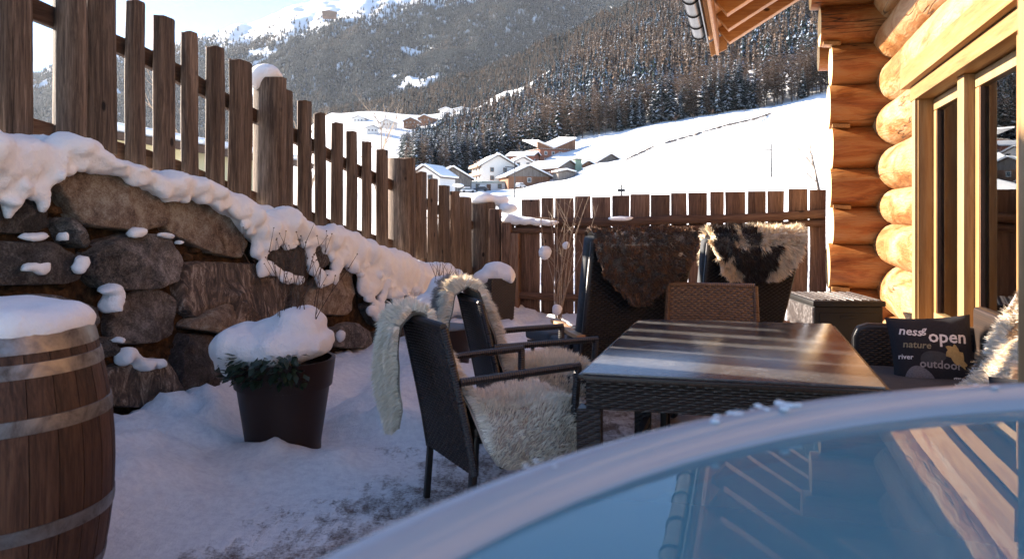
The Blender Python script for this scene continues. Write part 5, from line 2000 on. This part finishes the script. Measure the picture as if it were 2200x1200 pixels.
lounger_fleece('brown curly fleece draped over the back of a lounger', lg1, lambda u, v, q, rn: brownwool(u, v, q, rn), 36000, .03,
               lambda v: (float(np.interp(v, [0, .08, .2, .38, .5, .7, 1], [.05, .13, .25, .335, .35, .34, .3])), 0.0), 5, .5, BR_, .006, .06)
PA_ = [(-.33, 0, .93), (-.375, 0, 1.0), (-.41, 0, 1.09), (-.425, 0, 1.17), (-.40, 0, 1.25), (-.33, 0, 1.275), (-.25, 0, 1.24), (-.2, 0, 1.12), (-.18, 0, .98)]
lounger_fleece('black and cream patched shaggy fleece draped over the back of a lounger', lg2, lambda u, v, q, rn: patchwool(u, v, q, rn), 26000, .07,
               lambda v: (float(np.interp(v, [0, .12, .3, .45, .6, 1], [.14, .25, .33, .345, .335, .3])), 0.0), 6, .3, PA_, .005, .2)
fleece('sheepskin', 'small tuft of cream fleece showing beside the far lounger seat', 'sheepskin', [(-.02, 0, .55), (.1, 0, .6), (.22, 0, .57), (.28, 0, .48)], lambda v: (.09, .05), 2500, .05, cream, lg2.matrix_basis @ Vector((.34, .34, -.02)), R(95), 8, .5, .6, .007, .02, fringe=.2)

# ------------------------------------------------------------------ storage box
bx = thing('storage_box', 'black plastic garden storage box with frosted ribbed lid beside the log corner', 'storage box', (3.31, 8.16, floor_z(8.1, 1) - .02), R(-3))
MB().box((0, 0, .295), (.66, .86, .55)).build('body', MT['plastic_black'], bx, bevel=.012)
MB().box((0, -.434, .29), (.56, .012, .44)).build('front_panel', MT['plastic_black'], bx, bevel=.004)
MB().box((0, -.442, .47), (.16, .012, .022)).build('handle', MT['plastic_black'], bx, bevel=.004)
lid = MB().box((0, 0, .60), (.70, .92, .055)).build('lid', MT['plastic_black'], bx, bevel=.016)
for k in range(9):
    MB().box((-.30 + k * .075, 0, .631), (.045, .84, .012)).build('rib', MT['frosted_lid'], lid, bevel=.005)
MB().box((-.337, 0, .31), (.016, .84, .5)).build('side_panel', MT['frosted_lid'], bx, bevel=.004)

# ------------------------------------------------------------------ woven bench with cushions
be = thing('woven_bench', 'dark woven bench between the table and the glazed doors', 'bench', W(4.3, 1.03, 0), -YAW)
BY = 1.12
MB().box((0, 0, .24), (.66, BY * 2 - .1, .2)).build('seat', MT['wicker_fine'], be, bevel=.02)
MB().box((-.02, 0, .37), (.58, BY * 2 - .3, .08)).build('seat_cushion', MT['cushion_grey'], be, bevel=.03, seg=3)
MB().box((.35, 0, .42), (.08, BY * 2, .70)).build('back', MT['wicker_fine'], be, bevel=.03, seg=3)
for sy in (-1, 1):
    arm = MB().prism([(-.36, 0, .03), (.38, 0, .03), (.38, 0, .64), (-.28, 0, .645), (-.345, 0, .62), (-.37, 0, .56)], (0, -.045, 0), (0, .045, 0)).build('arm', MT['wicker_black'], be, (0, sy * BY, 0), bevel=.02, seg=3)
    mb = MB()
    sg = -1
    weave(mb, lambda u, v, d: (-.335 + .70 * u, sg * (.047 + d), .06 + .55 * v), .7, .55, 30, 40, .004)
    mb.build('arm_weave', MT['wicker_dark'], arm, fix=False)
for sx in (-.3, .32):
    for sy in (-1.1, 1.1):
        MB().box((sx, sy, .07), (.05, .05, .14)).build('foot', MT['wicker_black'], be)
cu = thing('back_cushion', 'pale grey back cushion leaning on the glazed doors above the bench', 'cushion', W(3.9, .93, .40), -YAW)
MB().box((.20, 0, .29), (.12, .56, .72), M=Matrix.Rotation(R(27), 3, 'Y')).build('cushion', MT['cushion_pale'], cu, bevel=.05, seg=4)


def pillow_z(u, v, th):
    a = max(0, 1 - abs(u) ** 2.6) ** .55 * max(0, 1 - abs(v) ** 2.6) ** .55
    return th * a


def make_pillow(label, loc, rot, half, th, words, leaves):
    root = thing('printed_pillow', label, 'pillow', loc)
    root.rotation_euler = rot

    def S(u, v, side=1, off=0.0):
        x = half * u * (1 - .07 * (1 - v * v))
        y = half * v * (1 - .07 * (1 - u * u))
        wr = .006 * mn.noise(Vector((u * 2.5, v * 2.5, half * 31))) * max(0, 1 - max(abs(u), abs(v)) ** 4)
        return Vector((x, y, side * (pillow_z(u, v, th) + wr + off)))
    mb = MB()
    mb.grid(lambda a, b: S(a * 2 - 1, b * 2 - 1), 26, 26)
    mb.grid(lambda a, b: S(a * 2 - 1, b * 2 - 1, -1), 26, 26, flip=True)
    mb.build('cover', MT['pillow_cloth'], root, smooth=True, fix=False, angle=80)
    pp = [S(u, v) for u, v in [(-1, -1), (0, -1), (1, -1), (1, 0), (1, 1), (0, 1), (-1, 1), (-1, 0), (-1, -1)]]
    for txt, mt_, u, v, size, shear, rz in words:
        cd = bpy.data.curves.new('lettering', 'FONT')
        cd.body = txt
        cd.size = size
        cd.shear = shear
        cd.resolution_u = 2
        cd.align_x, cd.align_y = 'CENTER', 'CENTER'
        cd.offset = size * .012
        cd.size = size = size * .68
        to = bpy.data.objects.new('lettering', cd)
        C.objects.link(to)
        dg = bpy.context.evaluated_depsgraph_get()
        me = bpy.data.meshes.new_from_object(to.evaluated_get(dg))
        bpy.data.objects.remove(to); bpy.data.curves.remove(cd)
        bm = bmesh.new(); bm.from_mesh(me)
        bmesh.ops.subdivide_edges(bm, edges=[e for e in bm.edges if e.calc_length() > .02], cuts=2)
        c_, s_ = math.cos(R(rz)), math.sin(R(rz))
        for q in bm.verts:
            x, y = q.co.x * c_ - q.co.y * s_, q.co.x * s_ + q.co.y * c_
            q.co = S(min(.985, max(-.985, u + x / half)), min(.985, max(-.985, v + y / half)), 1, .0035)
        bm.to_mesh(me); bm.free()
        me.materials.clear(); me.materials.append(MT[mt_])
        link(bpy.data.objects.new('lettering', me), root)
    for mt_, outline, off in leaves:
        mb = MB()
        n = len(outline)
        c = Vector((sum(p[0] for p in outline) / n, sum(p[1] for p in outline) / n))
        vs_ = []
        for f in (0, .34, .67, 1.0):
            for p in outline:
                q = c.lerp(Vector(p), f)
                vs_.append(S(min(.98, max(-.98, q.x)), min(.98, max(-.98, q.y)), 1, off))
        fs_ = [(r_ * n + i, r_ * n + (i + 1) % n, (r_ + 1) * n + (i + 1) % n, (r_ + 1) * n + i) for r_ in range(3) for i in range(n)]
        mb.add(vs_, fs_).build('printed_leaf', MT[mt_], root, fix=False)
    return root


def leaf_shape(cx, cy, L, wd, rot, frilly=0):
    out = []
    N = 28
    for i in range(N):
        a = 2 * math.pi * i / N
        x, y = math.cos(a) * L, math.sin(a) * wd * (1 - .35 * math.cos(a))
        if frilly: x, y = x * (1 + frilly * ((i % 4) / 4 - .4)), y * (1 + frilly * ((i % 4) / 4 - .4) * 1.6)
        out.append((cx + x * math.cos(rot) - y * math.sin(rot), cy + x * math.sin(rot) + y * math.cos(rot)))
    return out


pv = ground_at(1999, 765, .53)
pv = Vector((2.40, 4.52, .525))
make_pillow('dark pillow printed with words and leaves in the corner of the bench', pv, (R(76), R(-4), R(-14)), .225, .075,
            [('ness', 'print_white', -.52, .62, .105, .25, -6), ('g', 'print_white', -.2, .66, .09, .3, 0), ('open', 'print_white', .36, .44, .155, 0, -5), ('nature', 'print_olive', -.42, .26, .085, .15, -5),
             ('river', 'print_white', -.72, -.04, .06, 0, -5), ('outdoor', 'print_dim', .1, -.28, .10, 0, -6), ('green', 'print_white', .62, -.66, .075, 0, -4), ('life', 'print_white', -.86, -.82, .06, .2, 10)],
            [('print_grey', leaf_shape(-.42, -.62, .36, .3, -.3), .0028), ('cushion_grey', leaf_shape(-.05, -.1, .33, .2, .2), .002), ('print_ochre', leaf_shape(.52, -.08, .34, .17, -1.0, .35), .0042)])
make_pillow('dark pillow printed with the word green under the bench fleece', W(3.36, 1.08, .53), (R(70), R(-8), R(-50)), .2, .07,
            [('green', 'print_white', -.3, .45, .1, .25, 12), ('life', 'print_white', .3, -.2, .08, 0, 0)], [('print_grey', leaf_shape(.1, -.4, .4, .25, .4), .003)])
q0 = W(3.74, .95, .40)
fleece('sheepskin', 'cream and brown fleece over the pale back cushion on the bench', 'sheepskin', [(-.16, 0, -.02), (-.09, 0, .03), (.0, 0, .13), (.09, 0, .29), (.17, 0, .45), (.25, 0, .605), (.34, 0, .63)],
       lambda v: (float(np.interp(v, [0, .3, .7, 1], [.14, .2, .2, .16])), 0.0), 13000, .06,
       lambda u, v, q, rn: np.array(cream(u, v, q, rn)) * ((.36, .27, .2) if mn.noise(q * 6 + Vector((3, 1, 2))) > .22 else (1.02, 1, .98)), q0, -YAW, 12, .5, .5, .0065, .02, fringe=.2)

# ------------------------------------------------------------------ wine barrel
BC = Vector((-1.75, 2.66, 0))
brl = thing('wine_barrel', 'oak wine barrel with steel hoops and snow on its lid', 'barrel', BC)
BH = .955


def bar_r(z):
    f = (z - BH / 2) / (BH / 2)
    return .372 - .072 * f * f


NS = 26
for k in range(NS):
    a0, a1 = 2 * math.pi * k / NS + .004, 2 * math.pi * (k + 1) / NS - .004
    off = rnd.uniform(-.0015, .0015)
    mb = MB()
    nz = 12
    vs_, fs_ = [], []
    for i in range(nz + 1):
        z = BH * i / nz
        r = bar_r(z) + off
        for rr_, aa in ((r, a0), (r + .001, (a0 + a1) / 2), (r, a1), (r - .026, a1), (r - .026, a0)):
            vs_.append((rr_ * math.cos(aa), rr_ * math.sin(aa), z))
    for i in range(nz):
        for j in range(5):
            fs_.append((i * 5 + j, i * 5 + (j + 1) % 5, i * 5 + 5 + (j + 1) % 5, i * 5 + 5 + j))
    fs_ += [(4, 3, 2, 1, 0), tuple(nz * 5 + j for j in range(5))]
    mb.add(vs_, fs_).build('stave', MT['barrel_wood'], brl, smooth=True, angle=35)
for z0, z1 in ((.895, .953), (.822, .868), (.655, .703), (.325, .372), (.13, .172), (.01, .06)):
    mb = MB()
    prof = [(bar_r(z0) + .001, z0), (bar_r(z0) + .0045, z0 + .001), (bar_r((z0 + z1) / 2) + .0055, (z0 + z1) / 2), (bar_r(z1) + .0045, z1 - .001), (bar_r(z1) + .001, z1)]
    h_ = mb.lathe(prof, 72, cap0=False, cap1=False).build('hoop', MT['hoop_metal'], brl, smooth=True)
    a = R(-62) if z0 > .6 else R(-100)
    for da, dz in ((0, .3), (0, .7)):
        zz = z0 + (z1 - z0) * dz
        r = bar_r(zz) + .006
        MB().lathe([(.006, 0), (.004, .003)], 8).build('rivet', MT['hoop_metal'], h_, (r * math.cos(a), r * math.sin(a), zz), (R(90), 0, a + R(90)))
MB().lathe([(.27, .90), (.27, .925)], 40).build('lid', MT['barrel_wood'], brl)
b = [(BC.x, BC.y, .955, .285, .285, .05)]
for k in range(16):
    a = 2 * math.pi * k / 16
    rr_ = .225 + .02 * math.sin(k * 2.7)
    b.append((BC.x + rr_ * math.cos(a), BC.y + rr_ * math.sin(a), .968, .085, .085, .055 + .012 * math.sin(k * 1.9)))
for k in range(5):
    a = R(-110 + k * 9)
    b.append((BC.x + .295 * math.cos(a), BC.y + .295 * math.sin(a), .925 + .01 * k, .05, .05, .06))
b.append((BC.x - .03, BC.y + .05, 1.0, .22, .2, .04))
tag(snow_mass('snow_mound', b, .018, None, 6, .005, 8), 'smooth round slab of snow on top of the wine barrel', 'snow')

# ------------------------------------------------------------------ planters
PC = Vector((-1.29, 4.47, .03))
pot = thing('flower_pot', 'big round brown plastic flower pot buried in snow by the wall', 'flower pot', PC)
MB().lathe([(.205, -.1), (.207, .02), (.255, .335), (.268, .338), (.285, .47), (.287, .49), (.265, .49), (.255, .42), (.0, .42)], 56, cap1=False).build('shell', MT['plastic_brown'], pot, smooth=True, angle=30)
MB().lathe([(.262, .43), (.1, .44)], 24).build('soil', MT['soil'], pot)
lf = MB()
for k in range(240):
    a = rnd.uniform(-2.9, -.9)
    rr_ = rnd.uniform(.2, .31)
    p = Vector((rr_ * math.cos(a), rr_ * math.sin(a), rnd.uniform(.40, .55)))
    d = Vector((math.cos(a), math.sin(a), rnd.uniform(-1.2, .3))).normalized()
    s_ = d.cross(Vector((rnd.uniform(-.5, .5), rnd.uniform(-.5, .5), 1))).normalized() * rnd.uniform(.012, .022)
    L = rnd.uniform(.05, .09)
    lf.add([p, p + d * L * .5 + s_, p + d * L, p + d * L * .5 - s_], [(0, 1, 2, 3)])
tag(lf.build('leaves', MT['evergreen_leaf'], pot, fix=False), kind='stuff')


def stems(base, n, h, spread, parent, seed, heads=True):
    r = random.Random(seed)
    mb = MB()
    for k in range(n):
        p = Vector(base) + Vector((r.uniform(-.12, .12), r.uniform(-.1, .1), 0))
        d = Vector((r.uniform(-.4, 1) * spread, r.uniform(-.5, .5) * spread, 1)).normalized()
        path = [p]
        for i in range(4):
            d = (d + Vector((r.uniform(-.2, .2), r.uniform(-.2, .2), r.uniform(-.15, .1)))).normalized()
            path.append(path[-1] + d * h / 4 * r.uniform(.7, 1.2))
            if i > 0:
                e = (d + Vector((r.uniform(-1, 1), r.uniform(-1, 1), r.uniform(-.2, .6))) * .6).normalized()
                q = path[-1] + e * h * .22
                mb.tube([path[-1], q], [.0022, .001], 3, cap=False)
                if heads:
                    vv, ff = ico(1)
                    mb.add([q + x * r.uniform(.003, .0055) for x in vv], ff)
        mb.tube(path, [.0035, .003, .0025, .002, .0015], 4, cap=False)
        if heads:
            vv, ff = ico(1)
            mb.add([path[-1] + x * .006 for x in vv], ff)
    o = mb.build('dry_stems', MT['twig'], parent, fix=False)
    return tag(o, kind='stuff')


stems((.08, .05, .5), 16, .62, .55, pot, 4)
b = []
for (px, py, rx, ry, dz) in [(500, 745, 38, 40, -.1), (540, 750, 45, 42, -.1), (585, 752, 48, 40, -.12), (632, 745, 45, 36, -.08), (675, 742, 36, 28, -.02), (700, 740, 16, 16, 0), (620, 712, 48, 36, 0), (645, 690, 26, 26, .03), (622, 682, 20, 22, .04), (660, 705, 30, 26, .04), (580, 725, 44, 36, .02), (520, 735, 36, 34, .0), (690, 730, 20, 18, .1), (475, 745, 22, 28, -.05), (500, 790, 26, 16, -.1), (550, 792, 22, 12, -.14)]:
    Y = PC.y + dz
    g = Y / F
    b.append(((px - 1100) * g, Y, z_at(py, Y), rx * g, .15 if ry > 20 else .06, ry * g))
    if ry > 25: b.append(((px - 1100) * g, Y + .14, z_at(py - 6, Y), rx * g * .9, .15, ry * g * .85))
b += [(PC.x - .37, PC.y - .04, .49, .02, .02, .06), (PC.x - .31, PC.y - .06, .5, .018, .018, .05)]
tag(snow_mass('snow_mound', b, .018, None, 4, .02, 6), 'lopsided heap of snow bulging over the big round pot', 'snow')

P2 = Vector((-.60, 7.0, floor_z(7, -2) + .0))
pot2 = thing('flower_pot', 'round brown flower pot half hidden behind the second armchair', 'flower pot', P2)
MB().lathe([(.2, -.05), (.205, .02), (.25, .31), (.265, .31), (.28, .42), (.26, .42), (.0, .40)], 40, cap1=False).build('shell', MT['plastic_brown'], pot2, smooth=True, angle=30)
stems((-.02, 0, .55), 18, .42, .5, pot2, 12, False)
b = []
for (px, py, rx, ry, dz) in [(915, 660, 34, 32, -.12), (950, 650, 40, 40, -.1), (985, 640, 42, 44, 0), (1010, 650, 30, 40, .02), (965, 615, 34, 26, .05), (1000, 618, 30, 22, .05), (940, 620, 22, 26, .0), (1025, 640, 16, 26, .04)]:
    Y = P2.y + dz
    g = Y / F
    b.append(((px - 1100) * g, Y, z_at(py, Y), rx * g, .2, ry * g))
tag(snow_mass('snow_mound', b, .026, None, 6, .014, 5), 'big double heap of snow over the pot behind the second armchair', 'snow')

Y = 9.75
zb = floor_z(9.4, -2.7)
sqx = (1066 - 1100) / F * Y
sq = thing('square_planter', 'tall square woven planter standing before the corner of the fences', 'planter', (sqx, Y, zb), R(33))
for k in range(4):
    an = k * math.pi / 2
    n_, s_ = Vector((math.cos(an), math.sin(an), 0)), Vector((-math.sin(an), math.cos(an), 0))
    mb = MB()
    weave(mb, lambda u, v, d: n_ * (.145 + .035 * v + d) + s_ * (u - .5) * 2 * (.145 + .035 * v) + Vector((0, 0, .72 * v)), .35, .7, 16, 40, .004)
    mb.build('side', MT['wicker_dark'], sq, fix=False)
MB().box((0, 0, .69), (.33, .33, .06)).build('rim', MT['wicker_black'], sq, bevel=.01)
b = []
for (px, py, rx, ry) in [(1048, 592, 30, 16), (1075, 586, 28, 22), (1062, 578, 26, 16), (1092, 588, 14, 16), (1040, 596, 22, 12), (1098, 596, 8, 14)]:
    g = Y / F
    b.append(((px - 1100) * g, Y - .02, z_at(py, Y), rx * g, .17, ry * g))
tag(snow_mass('snow_mound', b, .022, None, 5, .014, 7), 'domed snow cap on the tall square woven planter', 'snow')

# ------------------------------------------------------------------ bare shrub in front of the board fence
Ys = 10.3
shx = (1198 - 1100) / F * Ys
shr = thing('bare_shrub', 'thin leafless shrub with pale branches holding clumps of snow', 'shrub', (shx, Ys, floor_z(10, -2) - .02))
r = random.Random(19)
mb, tw = MB(), MB()
for tip in [(1178, 440), (1200, 420), (1222, 455), (1250, 425), (1264, 400), (1275, 395), (1240, 395), (1216, 408), (1150, 405), (1190, 470), (1232, 380), (1285, 440)]:
    g = Ys / F
    q = Vector(((tip[0] - 1198) * g, r.uniform(-.3, .2), z_at(tip[1], Ys) - shr.location.z))
    path = []
    for i in range(7):
        f = i / 6
        path.append(Vector((q.x * f ** 1.35 + .03 * math.sin(f * 7 + tip[0]), q.y * f + .02 * math.sin(f * 5), q.z * f)))
    mb.tube(path, [.0075 - .0008 * i for i in range(7)], 5, cap=False)
    for k in range(3):
        f = r.uniform(.4, .95)
        i = int(f * 6)
        p0 = path[i].lerp(path[min(6, i + 1)], f * 6 - i)
        d = Vector((r.uniform(-1, 1), r.uniform(-.6, .6), r.uniform(.4, 1.2))).normalized()
        L = r.uniform(.12, .38)
        tw.tube([p0, p0 + d * L * .5 + Vector((0, 0, .02)), p0 + d * L], [.0035, .0027, .0018], 4, cap=False)
mb.build('stem', MT['pale_twig'], shr, fix=False, smooth=True)
tag(tw.build('twigs', MT['pale_twig'], shr, fix=False), kind='stuff')
g = Ys / F
for k, (px, py, rr_, lab) in enumerate([(1170, 542, 13, 'larger ball of snow caught in the thin shrub'), (1214, 528, 7, 'small ball of snow caught in the thin shrub'), (1195, 664, 10, 'lump of snow at the foot of the thin shrub')]):
    X = (px - 1100) * g
    tag(snow_mass('snow_ball', [(X, Ys - .05, z_at(py, Ys), rr_ * g, rr_ * g, rr_ * g * 1.15), (X + rr_ * g * .5, Ys - .05, z_at(py - rr_ * .4, Ys), rr_ * g * .6, rr_ * g * .6, rr_ * g * .6)], .012, None, 3, .01, 14), lab, 'snow')

# metal railing below the terrace, seen between the pickets
rl = thing('metal_railing', 'dark metal railing seen through the picket gaps below the terrace', 'railing')
Yr = 26
for k, (pa, pb) in enumerate([(835, 1005)]):
    xa, xb = (pa - 1100) / F * Yr, (pb - 1100) / F * Yr
    za, zb = z_at(468, Yr), z_at(520, Yr)
    MB().beam((xa, Yr, za), (xb, Yr + 1, za), .05, .05).build('rail', MT['dark_metal'], rl)
    MB().beam((xa, Yr, zb), (xb, Yr + 1, zb), .05, .05).build('rail', MT['dark_metal'], rl)
    n = 24
    for i in range(n + 1):
        f = i / n
        MB().box((xa + (xb - xa) * f, Yr + f, (za + zb) / 2 - (.3 if i % 6 == 0 else 0)), (.025, .025, (za - zb) + (.6 if i % 6 == 0 else 0))).build('bar', MT['dark_metal'], rl)

# ------------------------------------------------------------------ hot tub: white rim, still water
HC, HR = (0.765, -0.068), 1.024
WZ = 1.107
tub = thing('hot_tub', 'round hot tub with white acrylic rim and still turquoise water', 'hot tub', (HC[0], HC[1], 0))
rim_prof = [(HR - .040, WZ - .10), (HR - .037, WZ - .002), (HR - .033, WZ + .004), (HR - .024, WZ + .011), (HR - .014, WZ + .019), (HR - .004, WZ + .023), (HR + .006, WZ + .020), (HR + .014, WZ + .008), (HR + .016, WZ - .05), (HR + .0, WZ - .06)]
MB().lathe(rim_prof, 180, cap0=False, cap1=False).build('rim', MT['acrylic'], tub, smooth=True, angle=70)
MB().lathe([(HR - .04, .02), (HR - .02, WZ - .04)], 90, cap1=False).build('tub_wall', MT['rafter_wood'], tub)
MB().lathe([(.001, WZ - .5), (HR - .3, WZ - .46), (HR - .1, WZ - .34), (HR - .039, WZ - .02)], 90, cap0=False, cap1=False).build('basin', MT['tub_shell'], tub, smooth=True)
MB().lathe([(.0005, WZ), (HR * .3, WZ), (HR * .6, WZ), (HR - .036, WZ)], 90, cap1=False).build('water', MT['tub_water'], tub)
b = []
r = random.Random(3)
for k in range(380):
    a = r.uniform(R(35), R(150))
    w_ = mn.noise(Vector((a * 5, 3, 1))) + .5 * mn.noise(Vector((a * 17, 8, 1))) + (.45 if R(72) < a < R(88) else 0)
    if w_ < .12: continue
    rr_ = HR - .004 + r.uniform(-.010, .014)
    q = r.uniform(.002, .0048) * min(1.4, .5 + w_)
    b.append((HC[0] + rr_ * math.cos(a), HC[1] + rr_ * math.sin(a), WZ + .022, q * 1.5, q * 1.5, q * .6))
tag(snow_mass('snow', b, .0025, None, 1, .0008, 80, k=.0025), 'thin icy snow crust along the white hot tub rim', 'snow', kind='stuff')
pp = thing('wooden_post', 'pale squared wooden post standing close behind the hot tub rim', 'post', (0.91, 1.28, 0), -YAW)
MB().box((0, 0, 1.6), (.13, .13, 3.2)).build('shaft', MT['post_wood'], pp, bevel=.012)
MB().box((0, 0, .03), (.17, .17, .06)).build('foot_plate', MT['dark_metal'], pp)

# ------------------------------------------------------------------ the air
hz = MB().box((200, 1200, 685), (11600, 10700, 1430)).build('haze', None, None, fix=False)
tag(hz, kind='stuff')
hm = bpy.data.materials.new('haze_air')
hm.use_nodes = True
hn = hm.node_tree
hn.nodes.remove(hn.nodes['Principled BSDF'])
pvn = hn.nodes.new('ShaderNodeVolumePrincipled')
pvn.inputs['Color'].default_value = (.82, .9, 1, 1)
pvn.inputs['Density'].default_value = .000015
pvn.inputs['Anisotropy'].default_value = .3
hn.links.new(pvn.outputs[0], hn.nodes['Material Output'].inputs['Volume'])
hz.data.materials.append(hm)
